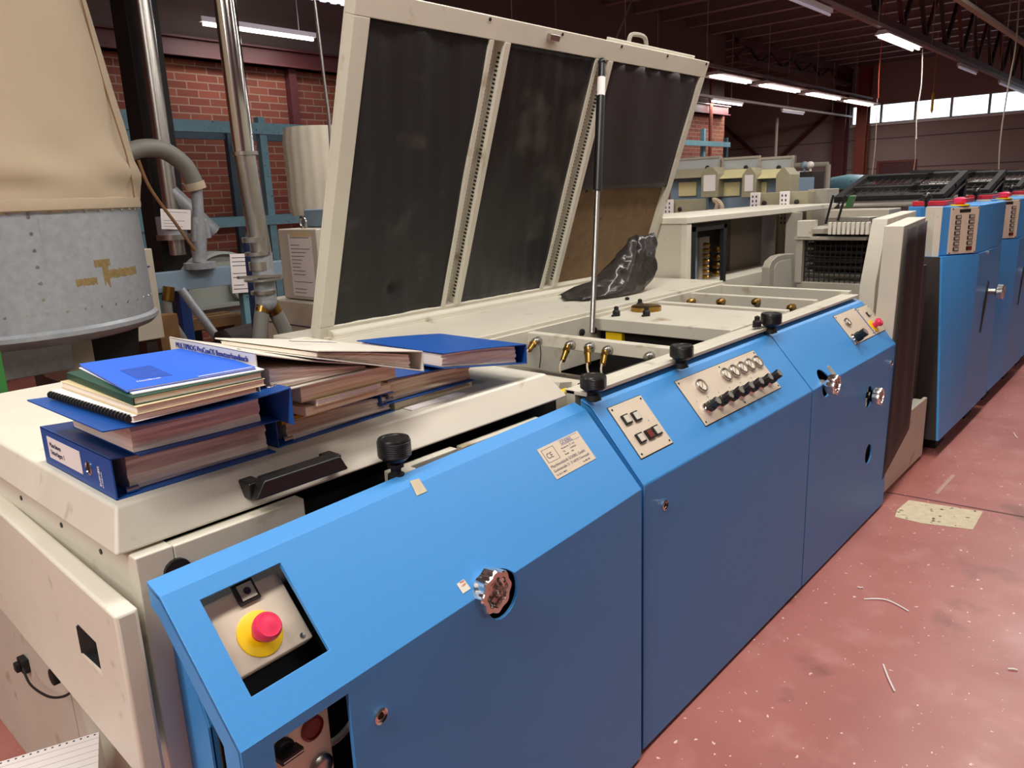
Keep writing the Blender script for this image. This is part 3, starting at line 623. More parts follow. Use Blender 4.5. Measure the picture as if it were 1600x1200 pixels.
q = on(FB, 500, 1196); build('key_switch', MB().lathe(FB @ V((q.x, q.y, 0)), FB.col[2].to_3d(), [(.022, 0), (.022, .006), (.018, .01), (.014, .012), (.001, .012)], 32), 'steel', b2)
build('shade_backing', MB().fbox(F1, lx0-.01, lx1+.06, .38, ly1+.04, -.14, -.135), 'blackm', Q, smooth=False)
c = [hit(x, y, OL+dn*.09, dn) for x, y in ((505, 1168), (530, 1152), (552, 1125), (560, 1110))]
build('hose', MB().tube(c, .006, 8), 'whitev', Q)
# ---- wells: cross bars, fittings, clamps
bar1 = build('cross_bar', MB().box(2.165, 2.205, 1.225, 1.95, 1.002, 1.048), 'ivory', Q, .003)
def fitting(px, py, hose=None):
    c = at(px, py, x=2.163); f = build('hose_fitting', MB().lathe(c, (-1, 0, 0), [(.016, 0), (.016, .008), (.011, .01), (.011, .022), (.014, .024), (.010, .034), (.001, .036)], 14), 'steel', bar1)
    if hose:
        q = at(hose[0], hose[1], x=2.10); d = (q-c)
        build('brass_sleeve', MB().cyl(c+V((-.025, 0, 0)), c+V((-.025, 0, 0))+d*.75, .012, .010, 12).cyl(c+V((-.025, 0, 0))+d*.18, c+V((-.025, 0, 0))+d*.3, .014, n=6), 'brass', bar1)
        build('air_hose', MB().tube([c+V((-.025, 0, 0))+d*.5, c+V((-.03, 0, 0))+d*1.0, c+V((.0, 0, -.02))+d*1.5], .0035, 8), 'tape', bar1)
for a in ((842, 532, (830, 550)), (894, 538, (883, 570)), (924, 541, (926, 575)), (952, 546, (947, 575)), (1017, 556, None)): fitting(*a)
build('round_boss', MB().lathe(at(808, 526, x=2.164), (-1, 0, 0), [(.014, 0), (.014, .003), (.01, .004), (.01, .001), (.001, .001)], 16), 'greycab', bar1)
build('far_cross_bar', MB().box(3.1, 3.14, 1.235, 1.845, .99, 1.045), 'ivory', Q, .003)
bar2 = build('cross_bar', MB().box(3.42, 3.46, 1.235, 1.86, .985, 1.048), 'ivory', Q, .003)
for px in (1084, 1130, 1185, 1240): 
    c = at(px, 470 if px < 1200 else 479, x=3.418); build('hose_fitting', MB().lathe(c, (-1, 0, 0), [(.013, 0), (.013, .02), (.017, .022), (.014, .05), (.001, .055)], 10), 'brass', bar2)
deckp = build('deck_plate', MB().box(2.6, 3.05, 1.235, 1.845, .99, 1.042), 'ivory', Q, .004)
c = at(981, 480, z=1.05); build('brass_disc', MB().lathe((c.x, 1.765, 1.042), (0, 0, 1), [(.066, 0), (.066, .018), (.058, .023), (.001, .023)], 36), 'brass', deckp)
for px, py in ((980, 472), (963, 487), (1000, 475), (1183, 503), (1010, 487)):
    c = at(px, py, z=1.06); build('clamp', MB().lathe((c.x, c.y, 1.042), (0, 0, 1), [(.016, 0), (.016, .02), (.01, .026), (.01, .038), (.001, .042)], 12).box(c.x-.03, c.x+.004, c.y-.005, c.y+.005, 1.043, 1.05), 'blackm', deckp)
build('inner_wall', MB().box(2.64, 2.68, 1.24, 1.845, .8, .99), 'dark', Q, smooth=False)
build('roller', MB().cyl((2.05, 1.24, .9), (2.05, 1.84, .9), .045), 'steel', Q)
build('roller', MB().cyl((1.86, 1.24, .93), (1.86, 1.84, .93), .055), 'cream2', Q)
build('brown_angle', MB().box(1.78, 2.15, 1.285, 1.33, .985, 1.0).box(1.78, 2.15, 1.285, 1.29, .93, 1.0), 'dark2', Q, .001)
build('yellow_guard', MB().box(1.60, 1.68, 1.27, 1.30, 1.0, 1.012), 'yellow', Q, .001)
build('curved_shell', MB().lathe((1.72, 1.52, .9), (0, 1, 0), [(.1, 0), (.1, .3)], 24).hexa([(1.7, 1.38, .86), (1.8, 1.38, .86), (1.8, 1.4, .86), (1.7, 1.4, .86), (1.76, 1.38, 1.0), (1.82, 1.38, .99), (1.82, 1.4, .99), (1.76, 1.4, 1.0)]), 'cream2', Q)
ye = at(957, 506, x=2.62); build('yellow_sensor', MB().box(2.612, 2.638, ye.y-.05, ye.y+.03, .945, .985), 'yellow', Q, .002)
for px, py in ((908, 519), (927, 516)): c = at(px, py, y=1.843); build('bolt', MB().lathe(c, (0, -1, 0), [(.014, 0), (.014, .01), (.004, .012)], 8), 'blackm', Q)
build('loose_wire', MB().tube([at(844, 540, x=2.12), at(845, 555, x=2.12), at(843, 575, x=2.12)], .002, 6), 'blackm', Q)
# ---- raised hood
HP = V((1.6, 2.34, 1.085)); HV = V((0, -.345, 1)).normalized(); HX = V((1, 0, 0))
SH = frame(HP, HX, HV)              # z points to the operator side
def oh(px, py): return on(SH, px, py)
lb, rt = oh(499, 521), oh(1109, 97)
hx0 = -.0; hx1 = rt.x; hL = rt.y
hx0 = lb.x*.3+oh(556, 0).x*.7
hood = build('hood', MB().fbox(SH, hx0, hx1, -.02, hL, -.055, -.045), 'ivory', Q, .003)
foams = [[(577, 27), (763, 60), (692, 486), (524, 513)], [(797, 67), (930, 92), (845, 455), (719, 477)], [(958, 96), (1098, 121), (1006, 405), (868, 452)]]
FR = []
for f in foams:
    q = [oh(*p) for p in f]; FR.append(((q[0].x+q[3].x)/2, (q[1].x+q[2].x)/2, (q[2].y+q[3].y)/2, (q[0].y+q[1].y)/2))
fy0 = sum(r[2] for r in FR)/3; fy1 = sum(r[3] for r in FR)/3
fr = MB()
fr.fbox(SH, hx0, hx1, fy1, hL, -.045, 0); fr.fbox(SH, hx0, hx1, -.02, fy0, -.045, 0)
fr.fbox(SH, hx0, FR[0][0], fy0, fy1, -.045, 0); fr.fbox(SH, FR[2][1], hx1, fy0, fy1, -.045, 0)
build('hood_frame', fr, 'ivory', hood, .003)
for a, b in ((FR[0][1], FR[1][0]), (FR[1][1], FR[2][0])):
    ch = build('hood_rib', MB().fbox(SH, a, b, fy0, fy1, -.044, -.04).fbox(SH, a, a+.022, fy0, fy1, -.04, 0).fbox(SH, b-.03, b, fy0, fy1, -.04, .004), 'ivory', hood, .002)
    n = 64; m_ = MB()
    for k in range(n):
        y = fy0+.03+(fy1-fy0-.06)*k/n
        m_.fbox(SH, b-.0312, b-.0299, y, y+.007, -.026, -.012); m_.fbox(SH, b-.05, b-.044, y, y+.007, -.0399, -.0393)
    build('perforation', m_, 'blackm', hood, smooth=False)
def foam(r, m, name='foam_panel'):
    bm = MB(); nx, ny = 28, 36; P = []
    for j in range(ny+1):
        for i in range(nx+1):
            x = r[0]-.004+(r[1]-r[0]+.008)*i/nx; y = fy0-.004+(fy1-fy0+.008)*j/ny
            zz = -.012+.004*math.sin(x*23+math.sin(y*5)*1.5)*math.sin(y*4+x*3)+.0015*math.sin(x*70+y*13)
            if 0 < i < nx and 0 < j < ny and r is FR[0]:
                for (cx, cy, dd, ss) in DENT: zz -= dd*math.exp(-((x-cx)**2+(y-cy)**2)/(ss*ss))
            P.append(SH @ V((x, y, zz)))
    bm.poly(P, [(j*(nx+1)+i, j*(nx+1)+i+1, (j+1)*(nx+1)+i+1, (j+1)*(nx+1)+i) for j in range(ny) for i in range(nx)])
    o = build(name, bm, m, hood, ang=180); s = o.modifiers.new('thickness', 'SOLIDIFY'); s.thickness = .006; s.offset = 0; return o
DENT = [(oh(x, y).x, oh(x, y).y, d, s) for x, y, d, s in ((617, 452, .03, .03), (578, 442, .014, .016), (664, 430, .014, .016), (657, 470, .012, .014), (571, 486, .01, .013))]
foam(FR[0], 'foam'); foam(FR[1], 'foamside')
# third bay: foam torn off in the lower half, brown board behind
r3 = FR[2]; ys = (oh(905, 293).y+oh(1040, 297).y)/2
P0 = [SH @ V((x, y, -.012+.003*math.sin(x*20+y*7)+(.008*math.sin(x*40)*max(0, 1-(fy1-y)/.12)))) for y in [ys+(fy1-ys)*j/16 for j in range(17)] for x in [r3[0]+(r3[1]-r3[0])*i/16 for i in range(17)]]
o = build('foam_panel', MB().poly(P0, [(j*17+i, j*17+i+1, (j+1)*17+i+1, (j+1)*17+i) for j in range(16) for i in range(16)]), 'curtain', hood, ang=180)
s = o.modifiers.new('thickness', 'SOLIDIFY'); s.thickness = .005
build('fibre_board', MB().fbox(SH, r3[0], r3[1], fy0, ys+.01, -.043, -.03), 'fibre', hood, smooth=False)
# torn plastic skin hanging from the third bay
def L3(a, b, t): return V(a).lerp(V(b), t)
top = [at(872, 462, y=2.24), at(925, 438, y=2.16), at(960, 405, y=2.1), at(983, 372, y=2.06), at(1000, 367, y=2.03), at(1021, 365, y=2.02)]
bot = [at(880, 470, y=2.15), at(915, 466, y=2.05), at(950, 464, y=2.0), at(985, 461, y=1.98), at(1005, 452, y=1.98), at(1024, 432, y=1.99)]
P0 = []; nj = 10; ni = 20
for j in range(nj+1):
    for i in range(ni+1):
        t = i/ni*5; k = min(4, int(t)); f = t-k; A = L3(top[k], top[k+1], f); B_ = L3(bot[k], bot[k+1], f); q = A.lerp(B_, j/nj)
        q = q+V((.01*math.sin(i*1.9+j*.4), -.012*math.sin(math.pi*j/nj)*(1+1.3*math.sin(i*1.9+j*.9)), .006*math.sin(j*2+i)))
        q.z = max(q.z, 1.076); P0.append(q)
o = build('torn_skin', MB().poly(P0, [(j*(ni+1)+i, j*(ni+1)+i+1, (j+1)*(ni+1)+i+1, (j+1)*(ni+1)+i) for j in range(nj) for i in range(ni)]), 'plastic', hood, ang=180)
s = o.modifiers.new('thickness', 'SOLIDIFY'); s.thickness = .002
# hood rim details: bolts, catch, handle bow on the back edge
for px, py in ((766, 28), (879, 53), (972, 70), (1043, 87), (1104, 98)):
    q = oh(px, py); build('rim_bolt', MB().lathe(SH @ V((q.x, min(q.y, hL-.012), 0)), SH.col[2].to_3d(), [(.006, 0), (.006, .003), (.002, .004)], 10), 'blackm', hood)
q = oh(862, 58); build('catch', MB().fbox(SH, q.x-.03, q.x+.03, q.y-.012, q.y+.012, 0, .02), 'steel', hood, .003)
build('hood_lip', MB().fbox(SH, hx0+1.4, hx1-.06, hL-.06, hL+.012, -.075, -.056), 'cream', hood, .003)
q = oh(1020, 66); build('hood_handle', MB().tube([SH @ V((q.x-.08, hL-.02, -.07)), SH @ V((q.x-.07, hL+.03, -.08)), SH @ V((q.x-.04, hL+.045, -.08)), SH @ V((q.x+.05, hL+.04, -.08)), SH @ V((q.x+.08, hL-.02, -.07))], .01, 8), 'greycab', hood)
build('hood_hinge_rail', MB().cyl((1.62, 2.33, 1.08), (3.7, 2.33, 1.08), .02).box(1.6, 3.72, 2.30, 2.42, 1.07, 1.076), 'ivory', Q)
# gas strut
sb = at(925, 520, y=1.8); stt = SH @ V((oh(938, 92).x, oh(938, 92).y, .01)); d = stt-sb; L = d.length; sj = oh(936, 150)
def sp(t): return sb.lerp(stt, t)
build('gas_strut_rod', MB().cyl(sb, sp(.55), .011), 'steel', Q)
k0 = .51
stb = build('gas_strut_cylinder', MB().cyl(sp(k0), sp(.86), .019), 'black', Q)
build('strut_label', MB().cyl(sp(.861), sp(.93), .0175), 'white', stb); build('strut_end', MB().cyl(sp(.93), sp(.985), .015).sphere(sp(.99), .018), 'black', stb)
# ================================================================== BINDERS AND PAPERS ON THE COVER
def binder(name, label, cat, O, rz, L, Wd, zs, zo, mcov, mpage, group=None, page_in=(.02, .012), sag=0, spine_t=.003, flip=False, top_mat=None, th=.0026, pg_h=.86):
    """O: world position of the spine corner; local x runs from spine to open edge, local y along the spine.
    zs = (bottom, top) at the spine, zo = (bottom, top) at the open edge"""
    t = thing(name, label, cat, O, rz, group); W4 = WM[t.name]; f = lambda x, y, z: W4 @ V((x, y, z))
    def slab(z0s, z0o, dz, up, m_, nm, par, over=.004):
        n = 10; P = []
        for i in range(n+1):
            a = i/n; x = Wd*a; z = z0s+(z0o-z0s)*a+up*math.sin(math.pi*a)
            for yy, zz in ((0, z), (L, z), (L, z+dz), (0, z+dz)): P.append(f(x, yy, zz))
        fs = [(3, 2, 1, 0), tuple(n*4+k for k in range(4))]+[(i*4+k, i*4+(k+1) % 4, (i+1)*4+(k+1) % 4, (i+1)*4+k) for i in range(n) for k in range(4)]
        return build(nm, MB().poly(P, fs), m_, par, .0007)
    slab(zs[0], zo[0], th, 0, mcov, 'back_cover', t)
    slab(zs[1]-th, zo[1]-th, th, sag, top_mat or mcov, 'front_cover', t)
    build('spine', MB().hexa([f(0, 0, zs[0]), f(spine_t, 0, zs[0]), f(spine_t, L, zs[0]), f(0, L, zs[0]), f(0, 0, zs[1]), f(spine_t, 0, zs[1]), f(spine_t, L, zs[1]), f(0, L, zs[1])]), mcov, t, .0008)
    # page block, slightly fanned
    n = 8; P = []; i0, i1 = page_in; x0 = .03; x1 = Wd-.006
    for j in range(n+1):
        for i in range(7):
            a = i/6; x = x0+(x1-x0)*a; ax = x/Wd
            zb = zs[0]+(zo[0]-zs[0])*ax+th+.001; zt = zs[1]+(zo[1]-zs[1])*ax-th-.001+sag*math.sin(math.pi*ax)
            zt = zb+(zt-zb)*(pg_h+.17*math.sin(math.pi*(.15+.7*a)))
            P.append((x, i0, zb+(zt-zb)*j/n, .0022*math.sin(j*2.3+a*3)+.0015*math.sin(j*5.1)))
    bm = MB(); F_ = []; B_ = []
    pts = [f(x, y+o, z) for x, y, z, o in P]+[f(x, L-i1+o, z) for x, y, z, o in P]; K = len(P)
    fs = [(j*7+i, j*7+i+1, (j+1)*7+i+1, (j+1)*7+i) for j in range(n) for i in range(6)]
    fs += [tuple(K+q for q in reversed(g)) for g in fs]
    fs += [(i+1, i, K+i, K+i+1) for i in range(6)]+[(n*7+i, n*7+i+1, K+n*7+i+1, K+n*7+i) for i in range(6)]
    fs += [(j*7, (j+1)*7, K+(j+1)*7, K+j*7) for j in range(n)]+[((j+1)*7+6, j*7+6, K+j*7+6, K+(j+1)*7+6) for j in range(n)]
    build('page_block', bm.poly(pts, fs), mpage, t, ang=20)
    zz = zs[0]+th; h_ = zs[1]-zs[0]-2*th
    rg = MB()
    for y in (L*.36, L*.62)[:1]: rg.tube([f(.012, y, zz), f(.01, y, zz+h_*.6), f(.02, y, zz+h_*.85), f(.04, y, zz+h_*.8), f(.045, y, zz)], .0018, 8)
    build('ring', rg, 'chrome', t); build('ring_lever', MB().lathe(f(.02, .012, zz+.006), (W4.to_3x3() @ V((1, 0, 0))), [(.006, 0), (.006, .02)], 10), 'chrome', t)
    return t, f
z0 = 1.10
b1, f = binder('lever_arch_binder', 'blue lever arch binder lying at the cover corner, bottom of the left stack', 'binder', (.432, 1.246, z0), 0, .315, .29, (0, .071), (0, .062), 'blueb', 'pages', sag=-.004, top_mat=M['bluenavy'])
lbl = build('spine_label', MB().hexa([f(-.0006, .13, .017), f(0.0, .13, .017), f(0.0, .285, .017), f(-.0006, .285, .017), f(-.0006, .13, .058), f(0.0, .13, .058), f(0.0, .285, .058), f(-.0006, .285, .058)]), 'white', b1, smooth=False)
FS = frame(f(-.0007, .31, .0), WM[b1.name].to_3x3() @ V((0, -1, 0)), (0, 0, 1))
m_ = MB()
for k, s_ in enumerate(('Maschinen', 'Unterlagen 1')): m_.text(s_, .013, FS @ Matrix.Translation((.035, .04-.014*k, 0)))
build('lettering', m_, 'ink', lbl, smooth=False)
build('finger_ring', MB().lathe(f(0, .095, .036), (-1, 0, 0), [(.0125, 0), (.0125, .002), (.0105, .003), (.0095, .0005)], 28), 'chrome', b1)
build('finger_hole', MB().lathe(f(-.0004, .095, .036), (-1, 0, 0), [(.0098, 0), (.0098, .001)], 24), 'blackm', b1)
m_ = MB(); FV = frame(f(-.0007, .052, .012), (0, 0, 1), WM[b1.name].to_3x3() @ V((0, 1, 0)))
m_.text('BUSINESS', .0085, FV).text('A4 lever arch', .005, FV @ Matrix.Translation((0, -.008, 0))); build('spine_lettering', m_, 'white', b1, smooth=False)
bb2 = WM
b2, f = binder('ring_binder', 'blue binder second from the bottom of the left stack, its spine to the right', 'binder', (.712, 1.475, z0+.0725), math.pi, .32, .315, (0, .068), (0.004, .070), 'blueb', 'pages', page_in=(.012, .062), sag=-.006)
# move page block of b2 away from the open edge so that the cover overhangs
for ch in b2.children:
    if ch.name.startswith('page_block'):
        for v in ch.data.vertices: v.co.x = .03+(v.co.x-.03)*.80
    if ch.name.startswith('back_cover'):
        for v in ch.data.vertices: v.co.x *= .80; v.co.y *= .86
z = z0+.145
def booklet(name, label, cat, O, rz, L, Wd, h, m, mp=None, cov=.001, group=None, warp=0):
    t = thing(name, label, cat, O, rz, group); W4 = WM[t.name]; f = lambda x, y, z: W4 @ V((x, y, z))
    def sheet(z0_, z1_, x0, x1, y0, y1, nm, mm, par=t):
        n = 8; P = []
        for i in range(n+1):
            a = i/n; wz = warp*math.sin(math.pi*a*.9)
            for yy, zz in ((y0, z0_), (y1, z0_), (y1, z1_), (y0, z1_)): P.append(f(x0+(x1-x0)*a, yy, zz+wz))
        return build(nm, MB().poly(P, [(3, 2, 1, 0), tuple(n*4+k for k in range(4))]+[(i*4+k, i*4+(k+1) % 4, (i+1)*4+(k+1) % 4, (i+1)*4+k) for i in range(n) for k in range(4)]), mm, par, .0003)
    if mp:
        sheet(0, cov, 0, Wd, 0, L, 'back_cover', m); sheet(h-cov, h, 0, Wd, 0, L, 'front_cover', m); sheet(cov, h-cov, .002, Wd-.002, .002, L-.003, 'page_block', mp)
    else: sheet(0, h, 0, Wd, 0, L, 'sheets', m)
    return t, f
t, f = booklet('spiral_notebook', 'black wire bound notebook under the papers of the left stack', 'notebook', (.44, 1.15, z), .047, .30, .212, .010, 'white', 'pages', .0008)
m_ = MB()
for k in range(26): y = .008+k*.0112; m_.lathe(f(-.001, y, .005), WM[t.name].to_3x3() @ V((0, 1, 0)), [(.0064, 0), (.0064, .0042)], 12)
build('binding_comb', m_, 'blackm', t)
z += .0105
t, f = booklet('punched_folder', 'cream folder with two punched holes lying on the wire bound notebook', 'folder', (.447, 1.15, z), .0, .305, .215, .012, 'manila', 'pages', .0009)
m_ = MB()
for y in (.11, .19): m_.lathe(f(.012, y, .0121), (0, 0, 1), [(.003, 0), (.003, .0003)], 12)
build('punched_hole', m_, 'blackm', t)
z += .0125
t, f = booklet('green_book', 'dark green bound book under the blue booklet', 'book', (.449, 1.16, z), -.043, .30, .21, .012, 'green', 'pages', .0012)
build('spine', MB().hexa([f(-.001, 0, 0), f(.0, 0, 0), f(0, .30, 0), f(-.001, .30, 0), f(-.001, 0, .012), f(0, 0, .012), f(0, .30, .012), f(-.001, .30, .012)]), 'green', t)
z += .0125
t, f = booklet('paper_stack', 'loose white sheets between green book and blue booklet', 'papers', (.456, 1.175, z), -.1, .298, .21, .002, 'white', warp=.0)
z += .0022
t, f = booklet('blue_booklet', 'bright blue booklet with a printed picture, top of the left stack', 'booklet', (.453, 1.19, z), -.13, .297, .205, .004, 'bluebook', 'white', .0006, warp=.0)
PR = MB(); PR.hexa([f(.035, .07, .0041), f(.085, .05, .0041), f(.085, .17, .0041), f(.035, .17, .0041), f(.035, .07, .0044), f(.085, .05, .0044), f(.085, .17, .0044), f(.035, .17, .0044)])
build('cover_picture', PR, 'bluebook2', t, smooth=False)
m_ = MB(); FB2 = frame(f(.02, .255, .0042), WM[t.name].to_3x3() @ V((0, -1, 0)), WM[t.name].to_3x3() @ V((1, 0, 0)))
m_.text('Handbuch', .009, frame(f(.028, .045, .0045), WM[t.name].to_3x3() @ V((1, 0, 0)), WM[t.name].to_3x3() @ V((0, 1, 0))), ext=.0004); build('title', m_, 'white', t, smooth=False)
m_ = MB(); m_.hexa([f(.11, .004, .0041), f(.2, .004, .0041), f(.2, .007, .0041), f(.11, .007, .0041), f(.11, .004, .0045), f(.2, .004, .0045), f(.2, .007, .0045), f(.11, .007, .0045)])
build('worn_edge', m_, 'white', t, smooth=False)
# middle stack
b3, f = binder('lever_arch_binder', 'blue binder with yellow and white pages, bottom of the middle stack', 'binder', (.738, 1.264, z0), .04, .315, .30, (0, .066), (0, .010+.035), 'blueb', 'pages', page_in=(.012, .012), pg_h=.7)
m_ = MB(); m_.hexa([f(.02, .010, .040), f(.13, .010, .038), f(.13, .29, .038), f(.02, .29, .040), f(.02, .010, .052), f(.09, .010, .049), f(.09, .29, .049), f(.02, .29, .052)]); build('yellow_divider', m_, 'yel', b3)
booklet('stapled_papers', 'thick stapled papers on the blue binder with the yellow divider', 'papers', (.765, 1.20, z0+.067), .06, .30, .215, .016, 'pages2', warp=-.0)
t, f = booklet('punched_pad', 'spiral punched cream pad with a row of small holes, middle stack', 'pad', (.785, 1.19, z0+.0835), .04, .297, .16, .012, 'manila', 'white', .001)
m_ = MB()
for k in range(12): m_.lathe(f(.012+k*.0122, -.0002, .008), (0, -1, 0), [(.0016, 0), (.0016, .0006)], 8)
build('punched_hole', m_, 'white', t)
t, f = booklet('card_folder', 'pale card folder with worn brown pages under the white binders', 'folder', (.755, 1.195, z0+.096), .03, .305, .235, .03, 'manila', 'pages2', .0012)
b4, f = binder('white_binder', 'white binder with printed spine title, bent open in the middle stack', 'binder', (.668, 1.185, z0+.128), .0, .318, .245, (0, .078), (-.0, .014), 'whitev', 'pages', page_in=(.012, .012), sag=-.004, pg_h=.55)
FS = frame(f(-.0007, .31, .0), WM[b4.name].to_3x3() @ V((0, -1, 0)), (0, 0, 1))
build('spine_title', MB().text('MULTIPROG ProConOS Benutzerhandbuch', .0148, FS @ Matrix.Translation((.02, .0605, .0008))), 'inkb', b4, smooth=False)
# right stack
booklet('paper_stack', 'flat papers lying under the binders at the right end', 'papers', (1.045, 1.285, z0), .02, .30, .25, .017, 'pages2')
booklet('blue_tab_sheet', 'thin white sheets with a blue tab sticking out right of the papers', 'papers', (1.06, 1.245, z0), .02, .03, .17, .002, 'white')
b5, f = binder('lever_arch_binder', 'blue binder with its spine towards the middle stack, lower one of the right stack', 'binder', (1.0, 1.275, z0+.019), -.02, .315, .285, (0, .058), (0, .046), 'blueb', 'pages2', page_in=(.012, .012))
b6, f = binder('lever_arch_binder', 'blue binder on top of the right stack, overhanging towards the open well', 'binder', (1.425, 1.53, z0+.04), math.pi+.0, .31, .285, (0, .05), (.042, .078), 'blueb', 'pages', page_in=(.012, .012), sag=.002)
b7, f = binder('white_binder', 'white binder with a small logo lying across the top of the middle stack', 'binder', (1.02, 1.50, z0+.098), math.pi+.10, .315, .275, (0, .044), (.080, .096), 'whitev', 'pages', page_in=(.012, .012), pg_h=.75)
m_ = MB(); W4 = WM[b7.name]; FT = frame(W4 @ V((.21, .16, .0865)), W4.to_3x3() @ V((-1, 0, -.2)), W4.to_3x3() @ V((0, -1, 0)))
m_.text('Systemtechnik', .02, FT @ Matrix.Translation((0, 0, .003))); build('cover_print', m_, 'ink', b7, smooth=False)
# ================================================================== LEFT FOREGROUND: fanfold paper
P_ = [at(-60, 1208, z=.5), at(155, 1143, z=.5), at(215, 1260, z=.5), at(40, 1360, z=.5)]
t = thing('fanfold_paper', 'white fanfold computer paper with punched edge at the bottom left', 'paper', tuple(P_[1].xy)+(0,))
d1 = (P_[0]-P_[1]).normalized(); d2 = V((0, 0, 1)).cross(d1); d2 = d2 if d2.y < 0 else -d2
FP = frame(P_[1], d1, d2) if V(d1).cross(d2).z > 0 else frame(P_[1], d1, d2)
Wp, Lp = .40, .32
base = P_[1]
quad = lambda a, b: base+d1*a+d2*b
def slabq(mb, a0, a1, b0, b1, z0_, z1_): return mb.hexa([quad(a0, b0)+V((0, 0, z0_)), quad(a1, b0)+V((0, 0, z0_)), quad(a1, b1)+V((0, 0, z0_)), quad(a0, b1)+V((0, 0, z0_)), quad(a0, b0)+V((0, 0, z1_)), quad(a1, b0)+V((0, 0, z1_)), quad(a1, b1)+V((0, 0, z1_)), quad(a0, b1)+V((0, 0, z1_))])
build('paper_pile', slabq(MB(), 0, Wp, 0, Lp, -.5, 0), 'white', t, .001)
m_ = MB()
for k in range(30): c = quad(.008+k*.0127, .007); m_.lathe((c.x, c.y, .5001), (0, 0, 1), [(.0022, 0), (.0022, .0004)], 10)
build('sprocket_hole', m_, 'ink', t)
m_ = MB()
for k in range(14): slabq(m_, .0, Wp, .02+k*.02, .0207+k*.02, .0001, .0004)
build('ruled_line', m_, 'tape', t, smooth=False)
# ================================================================== CLOTH FILTER (left)
cx, cy = .93, 3.42; R_ = .5
t = thing('filter_unit', 'galvanised round filter drum with a tall tan cloth bag beside the brick wall', 'filter', (cx, cy, 0))
build('drum', MB().lathe((cx, cy, 0), (0, 0, 1), [(R_, 1.20), (R_*.985, 1.60)], 64), 'galv', t)
build('drum_rim', MB().lathe((cx, cy, 0), (0, 0, 1), [(R_*.9, 1.10), (R_*.99, 1.115), (R_*1.03, 1.135), (R_*1.03, 1.15), (R_*1.0, 1.16), (R_*1.0, 1.20)], 64), 'galv', t)
m_ = MB()
for k in range(50):
    a = 2*math.pi*k/50; 
    for zz in (1.56, 1.22): m_.lathe((cx+R_*.99*math.cos(a), cy+R_*.99*math.sin(a), zz), (math.cos(a), math.sin(a), 0), [(.007, 0), (.005, .005)], 8)
a0 = math.atan2(-cy, -cx)+math.radians(11)
for k in range(6): m_.lathe((cx+R_*.992*math.cos(a0), cy+R_*.992*math.sin(a0), 1.27+k*.055), (math.cos(a0), math.sin(a0), 0), [(.007, 0), (.005, .005)], 8)
build('rivet', m_, 'steel', t)
build('black_hopper', MB().hexa([(1.14, 3.28, .86), (1.31, 3.28, .86), (1.31, 3.6, .86), (1.14, 3.6, .86), (1.14, 3.28, 1.105), (1.34, 3.28, 1.105), (1.34, 3.6, 1.105), (1.14, 3.6, 1.105)]), 'blackm', t)
build('duct_box', MB().box(.5, 1.02, 3.12, 3.5, .98, 1.1), 'galv', t, .004); build('duct_neck', MB().box(1.02, 1.12, 3.2, 3.5, .9, 1.1), 'cream2', t, .004)
def cyl_patch(mb, a0, a1, z0_, z1_, rr, n=12, jag=0):
    P = []
    for i in range(n+1):
        a = a0+(a1-a0)*i/n; zj_ = jag*math.sin(i*4.1); zk_ = jag*math.sin(i*2.7+1)
        for r_, z_ in ((rr, z0_+zj_), (rr+.0015, z0_+zj_), (rr+.0015, z1_+zk_), (rr, z1_+zk_)): P.append((cx+r_*math.cos(a), cy+r_*math.sin(a), z_))
    return mb.poly(P, [(0, 1, 2, 3), tuple(n*4+k for k in (3, 2, 1, 0))]+[(i*4+k, (i+1)*4+k, (i+1)*4+(k+1) % 4, i*4+(k+1) % 4) for i in range(n) for k in range(4)])
fa = math.atan2(-cy, -cx)
build('sheet_patch', cyl_patch(MB(), fa-.5, fa+math.radians(14), 1.255, 1.545, R_*.992), 'galv', t, ang=60)
AA = lambda px: math.atan2(at(px, 470, y=cy-.38).y-cy, at(px, 470, y=cy-.38).x-cx)
build('tape_residue', cyl_patch(MB(), fa+.42, fa+.58, 1.30, 1.325, R_*.993, jag=.002), 'residue', t); build('tape_residue', cyl_patch(MB(), fa+.66, fa+1.02, 1.315, 1.345, R_*.993, jag=.003), 'residue', t)
build('tape_residue', cyl_patch(MB(), fa+.58, fa+.72, 1.36, 1.385, R_*.991, jag=.002), 'residue', t); build('tape_residue', cyl_patch(MB(), fa+.64, fa+.69, 1.25, 1.37, R_*.993, jag=.002), 'residue', t)
build('stand_leg', MB().box(cx+.12, cx+.19, cy-.2, cy-.13, 0, 1.0), 'cream2', t, .003); build('stand_leg', MB().box(cx-.3, cx-.23, cy+.2, cy+.27, 0, .95), 'cream2', t, .003)
build('stand_leg', MB().box(cx-.6, cx-.53, cy-.1, cy-.03, 0, .93), 'cream2', t, .003); build('stand_plate', MB().box(cx-.65, cx+.4, cy-.25, cy+.3, .55, .6), 'blackm', t, .003)
